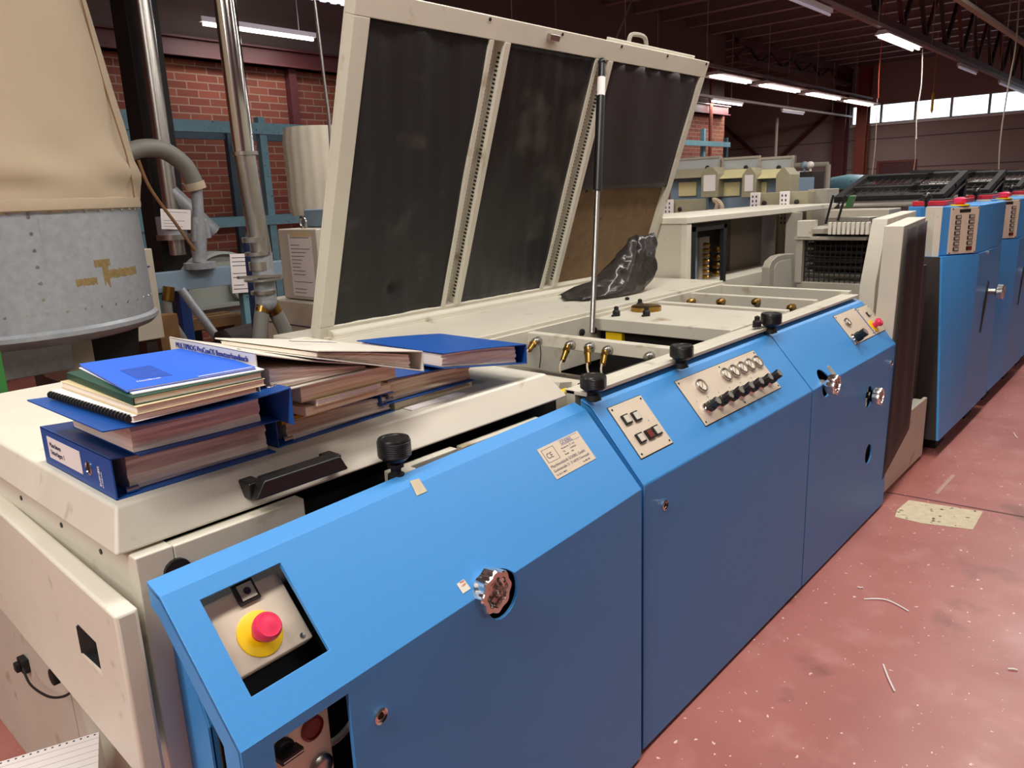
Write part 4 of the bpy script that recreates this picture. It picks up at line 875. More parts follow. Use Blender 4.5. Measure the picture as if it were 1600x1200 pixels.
# bag: outline with folds above the drum, narrowing upwards
pts = []; fs = []; n = 96; zl = [1.555, 1.60, 1.64, 1.69, 1.75, 1.83, 1.95, 2.1, 2.3, 2.5, 2.75, 3.0, 3.3]
for j, zz in enumerate(zl):
    rr = [.49, .505, .50, .515, .50, .485, .47, .455, .43, .40, .37, .345, .33][j]
    for i in range(n):
        a = 2*math.pi*i/n; w_ = .004*math.sin(a*9+zz*2)*(1 if j > 2 else .2)+.012*math.sin(a*3+zz*5)*(1 if 2 < j < 9 else .3)+.010*max(0, math.sin(a*17+zz*9))**4
        if 2 <= j <= 5: w_ += .012*math.sin(a*7+j*2.1)+(.012 if j == 3 else -.006)
        pts.append((cx+(rr+w_)*math.cos(a), cy+(rr+w_)*math.sin(a), zz))
for j in range(len(zl)-1):
    for i in range(n): fs.append((j*n+i, j*n+(i+1) % n, (j+1)*n+(i+1) % n, (j+1)*n+i))
bag = build('cloth_bag', MB().poly(pts, fs), 'cloth', t, ang=180)
s = bag.modifiers.new('smooth', 'SUBSURF'); s.levels = 1; s.render_levels = 1
build('hem_band', MB().lathe((cx, cy, 0), (0, 0, 1), [(R_*.99, 1.56), (R_*1.015, 1.565), (R_*1.02, 1.58), (R_*1.015, 1.60), (R_*.99, 1.605)], 64), 'cloth', t)
sa = math.atan2(-cy, -cx)+math.radians(62)
build('seam', MB().tube([(cx+r_*math.cos(sa), cy+r_*math.sin(sa), z_) for r_, z_ in ((.52, 1.6), (.515, 1.75), (.475, 2.0), (.44, 2.3), (.385, 2.75), (.35, 3.1))], .003, 6), 'wood', bag)
# green post
q0, q1 = at(-3, 470, y=2.62), at(24, 610, y=2.62)
g = build('green_post', MB().box(q1.x-.055, q1.x-.012, 2.64, 2.69, 0, 1.28), 'greenp', bevel=.003); tag(g, 'bright green square post at the left edge behind the table cover', 'post')
# cabinet with the maker lettering
c0, c1 = at(215, 386, y=4.3), at(257, 530, y=4.3)
t = thing('control_cabinet', 'beige cabinet with dark blue lettering standing behind the filter drum', 'cabinet', (c0.x, 4.3, 0))
xr = at(248, 460, y=4.3).x
build('cabinet_body', MB().box(xr-.62, xr, 4.3, 4.6, .85, at(238, 388, y=4.3).z), 'cream2', t, .006); build('cabinet_leg', MB().box(xr-.1, xr-.04, 4.32, 4.58, 0, .85), 'dark2', t); build('cabinet_leg', MB().box(xr-.6, xr-.54, 4.32, 4.58, 0, .85), 'dark2', t)
q = at(230, 409, y=4.3); build('lettering', MB().text('GOEBEL', .085, frame((q.x+.01, 4.299, q.z-.03), (1, 0, 0), (0, 0, 1)), 'RIGHT', .001), 'inkb', t, smooth=False)
# blue storage rack along the brick wall
t = thing('storage_rack', 'weathered blue steel rack with uprights and beams against the brick wall', 'rack', (2.6, 7.6, 0))
for px, Y in ((190, 7.5), (404, 7.5), (368, 8.2)):
    q = at(px, 175 if px != 368 else 300, y=Y); top_ = at(190, 172, y=7.5).z
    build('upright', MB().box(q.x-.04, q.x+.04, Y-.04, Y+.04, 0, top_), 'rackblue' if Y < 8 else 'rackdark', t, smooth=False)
x0, x1 = at(150, 192, y=7.5).x, at(404, 203, y=7.5).x
zt = at(300, 198, y=7.5).z; zm = at(300, 350, y=7.5).z
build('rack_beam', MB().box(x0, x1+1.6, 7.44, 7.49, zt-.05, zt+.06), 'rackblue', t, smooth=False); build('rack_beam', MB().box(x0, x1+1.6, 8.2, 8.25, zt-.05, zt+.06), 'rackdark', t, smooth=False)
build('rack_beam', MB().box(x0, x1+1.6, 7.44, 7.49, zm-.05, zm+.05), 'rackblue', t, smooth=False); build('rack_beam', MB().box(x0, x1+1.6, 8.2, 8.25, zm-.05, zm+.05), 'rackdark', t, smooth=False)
q = at(1073, 226, y=7.9); t = thing('storage_rack', 'blue rack corner showing between the hood edge and the thin red pipe', 'rack', (q.x, 7.9, 0))
qa = at(1100, 225, y=7.9); build('upright', MB().box(qa.x-.08, qa.x, 7.86, 7.94, 0, qa.z+.3), 'rackblue', t); build('rack_beam', MB().box(q.x-2, qa.x+1.0, 7.8, 7.86, qa.z-.05, qa.z+.05), 'rackblue', t)
build('upright', MB().box(qa.x+.95, qa.x+1.03, 7.86, 7.94, 0, qa.z+.15), 'rackdark', t)
# black column with chrome flue
t = thing('black_column', 'black steel column behind the grey hose, left of the polished pole', 'column', (3.0, 6.1, 0))
qa, qb = at(213, 60, y=6.2), at(243, 60, y=6.2)
build('column_shaft', MB().box(qa.x-.05, qb.x+.05, 6.2, 6.45, 0, 4.8), 'blackm', t, .004)
q = at(229, 60, y=6.05); q2 = at(272, 400, y=6.05); xx = q.x*.5+q2.x*.5+.02
t = thing('metal_flue', 'shiny metal flue pipe running up in front of the black column', 'pipe', (xx, 6.05, 0))
build('flue_pipe', MB().cyl((xx, 6.05, 1.2), (xx, 6.05, 4.7), .06, n=24), 'steel', t); build('flange', MB().cyl((xx, 6.05, 1.32), (xx, 6.05, 1.36), .14, n=24), 'steel', t)
build('branch_pipe', MB().cyl((xx, 6.05, 1.7), (xx+.3, 6.0, 1.36), .06, n=16), 'galv', t); build('branch_pipe', MB().cyl((xx-.02, 6.05, 1.36), (xx-.02, 6.05, 1.5), .11, n=16), 'galv', t)
# grey hose elbow with funnel pipe
hz = [at(*p, y=4.9) for p in ((150, 262), (190, 243), (222, 232), (255, 235), (285, 255), (300, 278), (305, 292))]
t = thing('suction_hose', 'grey ribbed suction hose bending over from the filter to a branched metal pipe', 'hose', tuple(hz[-1].xy)+(0,))
build('hose_body', MB().tube(hz, .055, 14), 'rubber', t)
m_ = MB()
p0, p1 = at(307, 292, y=4.9), at(312, 410, y=4.9)
build('metal_pipe', MB().cyl(p0, at(311, 350, y=4.9), .035).cyl(at(311, 350, y=4.9), p1, .045).cyl(at(306, 340, y=4.9), at(306, 378, y=4.9), .03).cyl(at(318, 345, y=4.9), at(323, 372, y=4.9), .03).cyl(p1, p1-V((0, 0, .04)), .1, n=20), 'galv', t)
build('hose_clamp', MB().cyl(at(303, 285, y=4.9), at(307, 296, y=4.9), .064, n=18), 'tape', t)
o = build('cable', MB().tube([at(*p, y=4.84) for p in ((216, 250), (235, 295), (275, 350), (305, 392))], .01, 6), 'wood'); tag(o, 'brown cable running down behind the grey hose', 'cable')
def notice(a, label, Y, rows=9, seed=1, skew=0):
    q = [at(*p, y=Y) for p in a]; w_ = ((q[1]-q[0]).length+(q[2]-q[3]).length)/2; h_ = ((q[3]-q[0]).length+(q[2]-q[1]).length)/2; c = (q[0]+q[1]+q[2]+q[3])/4
    t = thing('paper_notice', label, 'notice', tuple(c)); f = frame(c, q[1]-q[0], q[0]-q[3])
    s_ = build('sheet', MB().fbox(f, -w_/2, w_/2, -h_/2, h_/2, 0, .0008), 'white', t, smooth=False)
    build('printed_lines', lines_on(MB(), f @ Matrix.Translation((0, -h_/2, 0)), w_, h_, rows, h_*.018, seed), 'ink', t, smooth=False); return t
notice(((249, 326), (297, 328), (300, 357), (254, 360)), 'white notice hanging on the metal flue under the grey hose', 5.93, 6, 2)
# pole in front: polished tube with Y branch and two hoses
YP = 3.3; ta, tb = at(354, 0, y=YP), at(408, 395, y=YP)
t = thing('polished_pole', 'tall polished steel pole with clamps ending in two grey hoses', 'pole', tuple(tb.xy)+(0,))
m_ = at(384, 232, y=YP)
d = (ta-tb).normalized()
build('upper_tube', MB().cyl(at(382, 240, y=YP), ta+d*1.2, 0.0471, n=24), 'chrome', t)
build('lower_tube', MB().cyl(tb, at(382, 240, y=YP), 0.0471, n=24), 'steel', t)
for px, py, rr, hh in ((383, 240, 0.0581, 0.0157), (397, 374, 0.0550, 0.0236), (403, 396, 0.0597, 0.0157), (406, 415, 0.0503, 0.0393), (411, 436, 0.0864, 0.0094), (412, 456, 0.0589, 0.0157)):
    c = at(px, py, y=YP); build('clamp_ring', MB().cyl(c-d*hh/2, c+d*hh/2, rr, n=24), 'steel', t)
build('y_piece', MB().cyl(tb, at(416, 470, y=YP), 0.0503, n=20).sphere(at(416, 472, y=YP), 0.0519), 'galv', t)
build('taped_joint', MB().cyl(at(414, 470, y=YP), at(410, 488, y=YP), 0.0377, n=14).cyl(at(420, 470, y=YP), at(430, 488, y=YP), 0.0377, n=14), 'brass', t)
build('hose_branch', MB().tube([at(*p, y=YP) for p in ((411, 480), (408, 500), (406, 530), (406, 560))], 0.0354, 14), 'rubber', t)
build('hose_branch', MB().tube([at(*p, y=YP) for p in ((427, 482), (437, 500), (446, 522), (452, 560))], 0.0354, 14), 'rubber', t)
build('damper_lever', MB().bar(at(372, 434, y=YP-.05), at(440, 430, y=YP-.05), .02, .012), 'steel', t)
# grey blue beam frame carrying pipes, diagonal tube
b0, b1_ = at(240, 438, y=4.9), at(440, 428, y=4.9)
t = thing('beam_stand', 'grey blue steel beam frame between the filter drum and the polished pole', 'frame', (b0.x, 4.9, 0))
zt = at(300, 422, y=4.9).z; zb = at(300, 452, y=4.9).z
build('top_beam', MB().box(b0.x-.1, b1_.x+.1, 4.9, 5.0, zb, zt), 'greyblue', t, .003)
for px in (250, 290, 388): q = at(px, 500, y=4.95); build('beam_leg', MB().box(q.x-.035, q.x+.035, 4.92, 4.98, 0, zb), 'rackblue' if px != 290 else mat('royal_blue_post', '183a78', .5), t, .002)
build('diagonal_tube', MB().cyl(at(283, 452, y=4.85), at(352, 545, y=4.75), .028), 'galv', t)
build('bent_hose', MB().tube([at(*p, y=4.85) for p in ((263, 450), (261, 475), (266, 500), (285, 530), (300, 560))], .03, 12), 'rubber', t); build('hose_end', MB().cyl(at(264, 448, y=4.85), at(262, 470, y=4.85), .036), 'brass', t)
q = at(392, 470, y=4.0); qa = at(384, 370, y=4.0)
o = build('blue_upright', MB().bar(at(386, 368, y=4.05), (at(402, 560, y=4.05).x, 4.05, 0), .03, .04), mat('dark_blue_paint', '0f2c55', .45), bevel=.002); tag(o, 'dark blue slanting upright just left of the polished pole', 'post')
notice(((356, 397), (394, 396), (398, 455), (366, 459)), 'white notice hanging from the grey blue beam beside the dark blue upright', 4.897, 9, 5)
# blower housing
c = at(354, 458, y=5.6); rb = .32
t = thing('blower', 'round grey blower housing behind the diagonal pipe', 'blower', (c.x, 5.6, 0))
build('volute', MB().lathe(c, (0, -1, 0), [(rb*.9, -.2), (rb, -.18), (rb, .0), (rb*.94, .02), (rb*.9, -.02), (.001, -.02)], 48), 'blower', t)
build('cross_rib', MB().box(c.x-rb*.85, c.x+rb*.85, 5.55, 5.6, c.z-.1, c.z-.07), 'blower', t)
build('round_hatch', MB().lathe(c+V((.18, 0, .05)), (0, -1, 0), [(.15, 0), (.15, .05), (.12, .06), (.001, .06)], 32), 'blower', t)
build('blower_foot', MB().box(c.x-.3, c.x+.3, 5.62, 5.78, 0, c.z-.38), 'dark2', t)
q = at(355, 530, y=5.0); t = thing('wood_pallet', 'wooden pallet pieces behind the binders, below the blower', 'pallet', (q.x, 5.0, 0))
for k in range(3): build('board', MB().box(q.x-.3, q.x+.2, 5.06+k*.12, 5.14+k*.12, .74, .80), 'wood', t)
for k in range(2): build('block', MB().box(q.x-.28+k*.38, q.x-.2+k*.38, 5.06, 5.38, 0, .74), 'wood', t)
q = at(262, 535, y=4.55); o = build('wooden_post', MB().box(q.x-.06, q.x+.06, 4.5, 4.6, 0, at(262, 490, y=4.55).z), 'wood', bevel=.004); tag(o, 'orange brown wooden post standing against the beige cabinet', 'post')
q = at(375, 530, y=4.5); o = build('motor', MB().lathe(q, (1, .3, 0), [(.05, -.16), (.085, -.14), (.085, .1), (.06, .12), (.03, .2)], 20, lob=.05, lobn=14).box(q.x-.14, q.x+.14, 4.42, 4.58, 0, q.z-.06), 'dark2'); tag(o, 'dark ribbed motor between pallet and polished pole', 'motor')
# beige cabinet with notice
XM = 2.4
t = thing('machine_cabinet', 'beige machine cabinet with a long white notice taped on, left of the hood', 'cabinet', (XM, 3.6, 0))
ya_, yb2 = at(441, 430, x=XM).y, at(500, 430, x=XM).y; zt = at(450, 358, x=XM).z; zj = at(450, 466, x=XM).z
build('cabinet_body', MB().box(XM, XM+.7, yb2, ya_, zj, zt), 'cream2', t, .008); build('lower_box', MB().box(XM-.05, XM+.75, yb2-.03, ya_+.14, 0, zj-.005), 'cream2', t, .006)
build('door_seam', MB().box(XM-.002, XM, at(488, 420, x=XM).y, at(489.5, 420, x=XM).y, zj+.02, zt-.02), 'ink', t, smooth=False)
build('lower_seam', MB().box(XM-.053, XM-.05, yb2-.03, ya_+.14, at(460, 505, x=XM).z, at(460, 503.5, x=XM).z), 'ink', t, smooth=False)
q = at(474, 349, x=XM+.1); build('lifting_eye', MB().tube([q+V((0, .028*math.cos(a), .028*math.sin(a))) for a in [i*math.pi/5 for i in range(11)]], .008, 8), 'steel', t)
build('motor_block', MB().box(XM+.15, XM+.6, yb2-.02, at(475, 345, x=XM+.15).y, zt+.001, zt+.10), 'greyblue', t, .01)
def noticeX(a, label, X, rows=9, seed=1):
    q = [at(*p, x=X) for p in a]; w_ = (q[1]-q[0]).length; h_ = (q[3]-q[0]).length; c = (q[0]+q[1]+q[2]+q[3])/4
    t = thing('paper_notice', label, 'notice', tuple(c)); f = frame(c, q[1]-q[0], q[0]-q[3])
    build('sheet', MB().fbox(f, -w_/2, w_/2, -h_/2, h_/2, 0, .0008), 'white', t, smooth=False)
    build('printed_lines', lines_on(MB(), f @ Matrix.Translation((0, -h_/2, 0)), w_, h_, rows, h_*.009, seed), 'ink', t, smooth=False)
    build('tape_strip', MB().fbox(f, -w_*.42, w_*.5, h_/2-.015, h_/2+.012, .0008, .0012), 'manila', t, smooth=False); return t
noticeX(((449, 366), (485, 366), (497, 464), (459, 462)), 'long typed sheet taped to the beige machine cabinet', XM-.002, 16, 8)
q = at(492, 260, y=5.4)
t = thing('white_filter_bag', 'off white cylindrical cloth filter standing above the beige cabinet', 'filter', (q.x+.05, 5.4, 0))
zt2, zb2 = at(490, 200, y=5.4).z, at(495, 330, y=5.4).z
bagx = at(500, 260, y=5.4).x
m_ = MB(); pr = [(.26, zb2-.03), (.275, zb2+.05), (.265, zb2+.3), (.27, zt2-.1), (.255, zt2)]
m_.lathe((bagx, 5.4, 0), (0, 0, 1), pr, 80, lob=.012, lobn=20); build('cloth_bag', m_, 'whitecloth', t)
build('filter_stand', MB().cyl((bagx, 5.4, 0), (bagx, 5.4, zb2-.02), .2, n=24), 'greyblue', t)
o = build('thin_pipe', MB().tube([at(*p, y=4.9) for p in ((491, -5), (499, 60), (507, 130), (515, 200), (519, 300), (521, 350))], .011, 8), 'steel'); tag(o, 'thin metal pipe bending down in front of the off white cloth filter', 'pipe')
# ================================================================== RIGHT: cabinet, feeder, towers
def rX(mb, p0, p1, X, dpt):          # box whose face lies in the plane X, measured corners, going away from the camera
    a, b = at(*p0, x=X), at(*p1, x=X); return mb.box(X, X+dpt, min(a.y, b.y), max(a.y, b.y), min(a.z, b.z), max(a.z, b.z))
def rY(mb, p0, p1, Y, dpt):
    a, b = at(*p0, y=Y), at(*p1, y=Y); return mb.box(min(a.x, b.x), max(a.x, b.x), Y, Y+dpt, min(a.z, b.z), max(a.z, b.z))
YC = 2.1; XC = 3.82
zt = at(1070, 350, y=YC).z; xe = at(1243, 345, y=YC).x; yb_ = at(1022, 349, x=XC).y; zb = 1.0
t = thing('switch_cabinet', 'cream open switch cabinet behind the machine wells, with hoses and brass valves inside', 'cabinet', (XC, YC, 0))
build('cabinet_body', MB().box(XC, XC+.04, YC+.03, yb_+.3, .3, zt).box(XC, xe+.75, yb_+.25, yb_+.3, .3, zt).box(XC, xe, YC+.04, yb_+.25, .3, 1.0), 'ivory', t, .004)
build('top_plate', MB().box(XC-.01, xe+.75, YC-.015, yb_+.31, zt, zt+.035), 'cream', t, .004)
build('corner_post', MB().box(XC, XC+.05, YC-.01, YC+.03, .9, zt), 'cream', t, .003)
xm = at(1135, 400, y=YC).x
build('black_frame', MB().box(XC+.07, XC+.12, YC+.0, YC+.02, 1.0, zt-.02).box(xm-.04, xm, YC, YC+.02, 1.0, zt-.02).box(XC+.07, xm, YC, YC+.02, zt-.05, zt-.01), 'blackm', t, .002)
x9 = at(1082, 400, y=YC+.1).x; build('light_strip', MB().box(x9, x9+.02, YC+.08, YC+.1, 1.0, zt-.06), 'greyblue', t)
x9 = at(1098, 400, y=YC+.1).x; build('valve_plate', MB().box(x9, x9+.12, YC+.12, YC+.14, 1.0, zt-.1), 'greycab', t)
m_ = MB()
for k in range(7): m_.lathe((x9+.05, YC+.1, 1.03+k*.032), (0, -1, 0), [(.012, -.02), (.012, .01), (.006, .02)], 8)
for k in range(4): m_.lathe((x9+.22, YC+.12, 1.03+k*.05), (0, -1, 0), [(.018, -.02), (.02, .01), (.008, .02)], 8)
build('brass_valve', m_, 'brass', t)
build('back_panel', MB().box(XC+.1, xm+.15, YC+.3, YC+.31, 1.0, zt-.03), 'dark2', t); build('dark_bay', MB().box(xm, xm+.55, YC+.32, YC+.34, .9, zt-.06), 'dark', t)
build('inner_panel', MB().box(xm+.55, xe, YC+.24, YC+.26, .9, zt-.02), mat('dim_brown_panel', '7a6e5e', .6), t)
x9 = at(1232, 400, y=YC).x; build('right_post', MB().box(x9, x9+.09, YC-.05, YC+.03, .85, zt), 'greycab', t, .003)
build('rounded_cover', MB().prism([at(*p_, y=YC-.09) for p_ in ((1200, 462), (1202, 418), (1206, 408), (1215, 400), (1226, 397), (1241, 396), (1241, 462))], (0, .05, 0)), 'greycab', t, .006)
build('inner_door', MB().prism([at(*p_, y=YC-.093) for p_ in ((1209, 462), (1210, 420), (1214, 411), (1222, 407), (1236, 405), (1237, 462))], (0, .003, 0)), 'cream2', t, .001)
# feeder
XF = 4.7
t = thing('paper_feeder', 'grey feeder unit with black wire mesh opening and a row of pale suction fingers', 'feeder', (XF, 1.6, 0))
m_ = MB(); rX(m_, (1245, 440), (1347, 500), XF, .3); build('lower_panel', m_, 'greycab', t, .004)
a, b = at(1247, 372, x=XF), at(1355, 372, x=XF)
build('shelf', MB().box(XF-.02, XF+.3, b.y, a.y+.02, a.z-.01, a.z+.01), 'greycab', t, .002)
m_ = MB(); rX(m_, (1246, 345), (1267, 372), XF-.02, .1); build('left_cheek', m_, 'ivory', t, .003)
m_ = MB(); rX(m_, (1244, 375), (1251, 442), XF-.01, .1); build('left_post', m_, 'greycab', t, .002)
lo_, hi_ = at(1250, 440, x=XF+.05), at(1350, 376, x=XF+.05)
build('dark_interior', MB().box(XF+.25, XF+.3, hi_.y-.05, lo_.y, lo_.z, hi_.z), 'dark', t, smooth=False)
m_ = MB()
for k in range(9): z_ = lo_.z+(hi_.z-lo_.z)*k/8; m_.cyl((XF+.03, hi_.y, z_), (XF+.03, lo_.y, z_), .004, n=6)
for k in range(13): y_ = hi_.y+(lo_.y-hi_.y)*k/12; m_.cyl((XF+.03, y_, lo_.z), (XF+.03, y_, hi_.z), .003, n=6)
build('wire_mesh', m_, 'blackm', t)
for k in range(6):
    build('inner_roller', MB().cyl((XF+.12+.02*(k % 2), hi_.y, lo_.z+.04+k*.045), (XF+.12, lo_.y, lo_.z+.04+k*.045), .016, n=12), 'dark2' if k else 'steel', t)
m_ = MB(); fa, fb = at(1296, 350, x=XF-.05), at(1358, 350, x=XF-.05)
for k in range(9):
    y_ = fa.y+(fb.y-fa.y)*k/8.5
    build('suction_finger', MB().box(XF-.07, XF-.03, y_-.018, y_, fa.z-.06, fa.z+.01), 'whitev', t, .003)
build('finger_bar', MB().box(XF-.05, XF+.08, fb.y, fa.y+.03, fa.z+.012, fa.z+.035), 'steel', t, .003)
build('feed_table', MB().box(XF+.0, XF+.5, fb.y-.02, fa.y+.2, fa.z-.06, fa.z-.03), 'greycab', t, .003)
build('top_housing', MB().box(XF+.35, XF+.6, 1.41, 1.78, 1.33, 1.385), 'greycab', t, .006)
a = at(1300, 318, x=XF); build('green_label_plate', MB().bar(at(1326, 324, x=XF+.1), at(1333, 306, x=XF+.1), .012, .1, (1, 0, 0)), 'greenp', t)
for px in (1309, 1290): build('pull_lever', MB().cyl(at(px, 350 if px < 1300 else 345, x=XF-.05), at(px+12, 305, x=XF-.05), .007, n=8), 'blackm', t)
# side plates in front of the feeder
def plateY(name, pts, Y, th_, m, par): return build(name, MB().prism([at(*p, y=Y) for p in pts], (0, th_, 0)), m, par, .004)
t2 = thing('side_frame', 'pale grey slanted side plate of the paper feeder', 'side plate', (4.1, 1.3, 0))
a = [at(*p, y=1.33) for p in ((1363, 342), (1343, 445), (1343, 470))]
xr = a[0].x+.55
build('plate', MB().prism([(a[2].x, 1.25, .05), (xr, 1.25, .05), (xr, 1.25, 1.375), (a[0].x, 1.25, a[0].z), (a[1].x, 1.25, a[1].z)], (0, .08, 0)), 'ivory', t2, .004)
t3 = thing('guard_panel', 'tall guard panel covered with dark brown sheet at the end of the blue machine', 'panel', (3.9, 1.0, 0))
xa, xb = at(1399, 350, y=1.0).x, at(1447, 340, y=1.0).x
x0 = at(1393, 500, y=1.0).x
build('guard_frame', MB().prism([(x0, 1.005, .15), (xb-.03, 1.005, .32), (xb+.02, 1.005, 1.372), (x0+.1, 1.005, 1.348)], (0, .085, 0)), 'ivory', t3, .004)
pts = []; nx, nz = 10, 16
for j in range(nz+1):
    for i in range(nx+1):
        u, v_ = i/nx, j/nz; xx = x0+.015+(xb-x0-.0)*u*(.93+.05*v_)+.09*v_*(1-u); zz = (.15+.15*u)+(1.335+.02*u-.15-.15*u)*v_
        pts.append((xx, .992-.006*math.sin(u*14+v_*3)*(v_**.5), zz))
o = build('brown_sheet', MB().poly(pts, [(j*(nx+1)+i, j*(nx+1)+i+1, (j+1)*(nx+1)+i+1, (j+1)*(nx+1)+i) for j in range(nz) for i in range(nx)]), 'curtain', t3, ang=180)
s = o.modifiers.new('thickness', 'SOLIDIFY'); s.thickness = .004
t4 = thing('base_frame', 'beige sheet metal base between the blue machine and the first printing tower', 'base', (4.2, 1.0, 0))
build('base_plate', MB().prism([(3.83, 1.02, .02), (4.64, 1.02, .02), (4.64, 1.02, .36), (4.3, 1.02, .36), (3.83, 1.02, .3)], (0, .02, 0)).box(4.3, 4.62, 1.04, 1.5, .33, .35), 'ivory', t4, .003)
build('inner_post', MB().box(4.36, 4.44, 1.12, 1.2, .36, 1.25), 'ivory', t4, .004); build('brown_post', MB().box(4.58, 4.64, 1.08, 1.3, .36, 1.1), 'dark2', t4, .003)
build('dark_back', MB().box(4.25, 4.64, 1.4, 1.42, .1, .75), 'dark', t4); build('gear_wheel', MB().lathe((4.5, 1.2, .62), (-.3, -1, 0), [(.1, 0), (.1, .03), (.03, .04)], 24, lob=.05, lobn=16), 'dark2', t4)
# printing towers
def tower(dx_, label, detail=True):
    t = thing('printing_tower', label, 'printing tower', (5.25+dx_, .95, 0)); D = lambda x, y, z: V((x+dx_, y, z))
    zt = 1.395; zb = .1
    A0, B0, C0 = D(4.69, .955, zb), D(5.25, .95, zb), D(5.955, .95, zb)
    A1, B1, C1 = D(4.98, 1.10, zt), D(5.22, .95, zt), D(5.92, .95, zt)
    zk = 1.115; Am, Bm, Cm = D(4.935, 1.075, zk), D(5.235, .945, zk), D(5.93, .95, zk)
    bm = MB(); N_ = 8; P = []
    for j in range(N_+1):
        for i in range(N_+1): P.append(A0.lerp(B0, i/N_).lerp(Am.lerp(Bm, i/N_), j/N_))
    bm.poly(P, [(j*9+i, j*9+i+1, (j+1)*9+i+1, (j+1)*9+i) for j in range(N_) for i in range(N_)])
    E0, E1, G0, G1 = D(5.955, 1.38, zb), D(5.93, 1.38, zk), D(4.74, 1.38, zb), D(4.97, 1.38, zk)
    bm.poly([B0, C0, Cm, Bm], [(0, 1, 2, 3)]).poly([C0, E0, E1, Cm], [(0, 1, 2, 3)]).poly([G0, A0, Am, G1], [(0, 1, 2, 3)]).poly([E0, G0, G1, E1], [(0, 1, 2, 3)]).poly([A0, G0, E0, C0, B0], [(0, 1, 2, 3, 4)]).poly([Am, Bm, Cm, E1, G1], [(0, 1, 2, 3, 4)])
    bmesh.ops.remove_doubles(bm.bm, verts=bm.bm.verts[:], dist=.0001)
    build('tower_housing', bm, 'blue', t, ang=15)
    A1, B1, C1 = D(4.97, 1.105, zt), D(5.225, .95, zt), D(5.92, .95, zt)
    build('head_housing', MB().prism([V((p_.x, p_.y, zk+.002)) for p_ in (A1, B1, C1, D(5.92, 1.32, 0), D(5.1, 1.32, 0))], (0, 0, zt-zk-.002)), 'blue', t, .005)
    build('cream_edge', MB().prism([V((p_.x, p_.y, zk-.02)) for p_ in (D(4.945, 1.135, 0), D(4.965, 1.102, 0), D(5.0, 1.2, 0))], (0, 0, zt-zk+.022)), 'cream', t, .002)
    build('brown_edge', MB().prism([A0+V((0, .012, 0)), Am+V((0, .012, 0)), G1, G0], (-.006, 0, 0)), 'dark2', t)
    dk = (B1-A1).normalized(); F0 = frame(V(((A1.x+B1.x)/2, (A1.y+B1.y)/2, (zk+zt)/2)), dk, (0, 0, 1))
    w_, h_ = (B1-A1).length*.74, (zt-zk)*.94
    build('plinth', MB().box(4.85+dx_, 5.05+dx_, 1.0, 1.34, 0, .1), 'blackm', t, smooth=False); build('plinth', MB().box(5.6+dx_, 5.8+dx_, 1.0, 1.34, 0, .1), 'blackm', t, smooth=False)
    kp = build('keypad', MB().fbox(F0, -w_*.42, w_*.5, -h_/2, h_/2, .001, .012), 'alu', t, .002)
    build('display', MB().fbox(F0, -w_*.16, w_*.2, h_*.39, h_*.46, .012, .0135), 'blackm', kp)
    for c_ in (-1, 1):
        for r_ in range(7):
            y_ = h_*(.30-.115*r_); x_ = w_*.03+c_*w_*.22
            b_ = build('key', MB().fbox(F0, x_-w_*.085, x_+w_*.085, y_-h_*.038, y_+h_*.038, .012, .017), 'black', kp)
            build('key_cap', MB().fbox(F0, x_-w_*.06, x_+w_*.06, y_-h_*.027, y_+h_*.027, .017, .019), 'darkred' if (c_ == 1 and r_ == 6) else 'greycab', kp)
    m_ = MB()
    for a_, b_ in ((-1, -1), (1, -1), (1, 1), (-1, 1)): m_.lathe(F0 @ V((.04*w_+a_*w_*.42, b_*h_*.475, .012)), F0.col[2].to_3d(), [(.005, 0), (.003, .002)], 8)
    build('screw', m_, 'blackm', kp)
    # wheel in a slot on the front
    wc_ = at(1543, 455, y=.95); wx, wz = wc_.x+dx_, wc_.z
    build('slot', MB().prism([(wx-.12, .9485, wz-.24), (wx-.1, .9485, wz-.25), (wx-.04, .9485, wz-.1), (wx+.0, .9485, wz+.06), (wx-.03, .9485, wz+.07), (wx-.1, .9485, wz-.05)], (0, -.003, 0)), 'blackm', t, smooth=False)
    r = .045; c = V((wx, .86, wz)); h = build('hand_wheel', MB().lathe(c, (0, -1, 0), [(r*.6, -.045), (r, -.035), (r, -.005), (r*.9, 0), (r*.5, 0), (.001, -.01)], 48, lob=.06, lobn=8), 'chrome', t, ang=25); build('stem', MB().cyl(c, c+V((0, .09, 0)), .018), 'steel', h)
    q = at(1543, 395, y=.95); build('key_lock', MB().lathe((q.x+dx_, .95, q.z), (0, -1, 0), [(.014, 0), (.014, .01), (.001, .012)], 12), 'chrome', t)
    # red tray and levers on top
    build('red_tray', MB().box(5.1+dx_, 5.85+dx_, 1.12, 1.3, zt+.001, zt+.03), 'redpaint', t, .004); build('tray_bed', MB().box(5.15+dx_, 5.8+dx_, 1.14, 1.28, zt+.03, zt+.036), 'blackm', t)
    q = D(5.12, 1.05, zt); build('red_knob', MB().lathe(q, (0, 0, 1), [(.022, 0), (.022, .01), (.035, .018), (.035, .04), (.015, .048)], 20), 'red', t); build('knob_collar', MB().lathe(q-V((0, 0, .001)), (0, 0, 1), [(.05, 0), (.05, .008)], 20), 'yellow', t)
    q = D(5.0, 1.2, zt); build('lever', MB().cyl(q, q+V((0, 0, .04)), .008, n=8).sphere(q+V((0, 0, .055)), .028), 'black', t)
    return t
tower(0, 'blue printing tower nearest the camera, with its own keypad and chrome hand wheel')
tower(1.32, 'blue printing tower cut by the right edge, keypad partly hidden by the nearer tower')
tower(2.64, 'blue printing tower farthest down the row at the right edge')
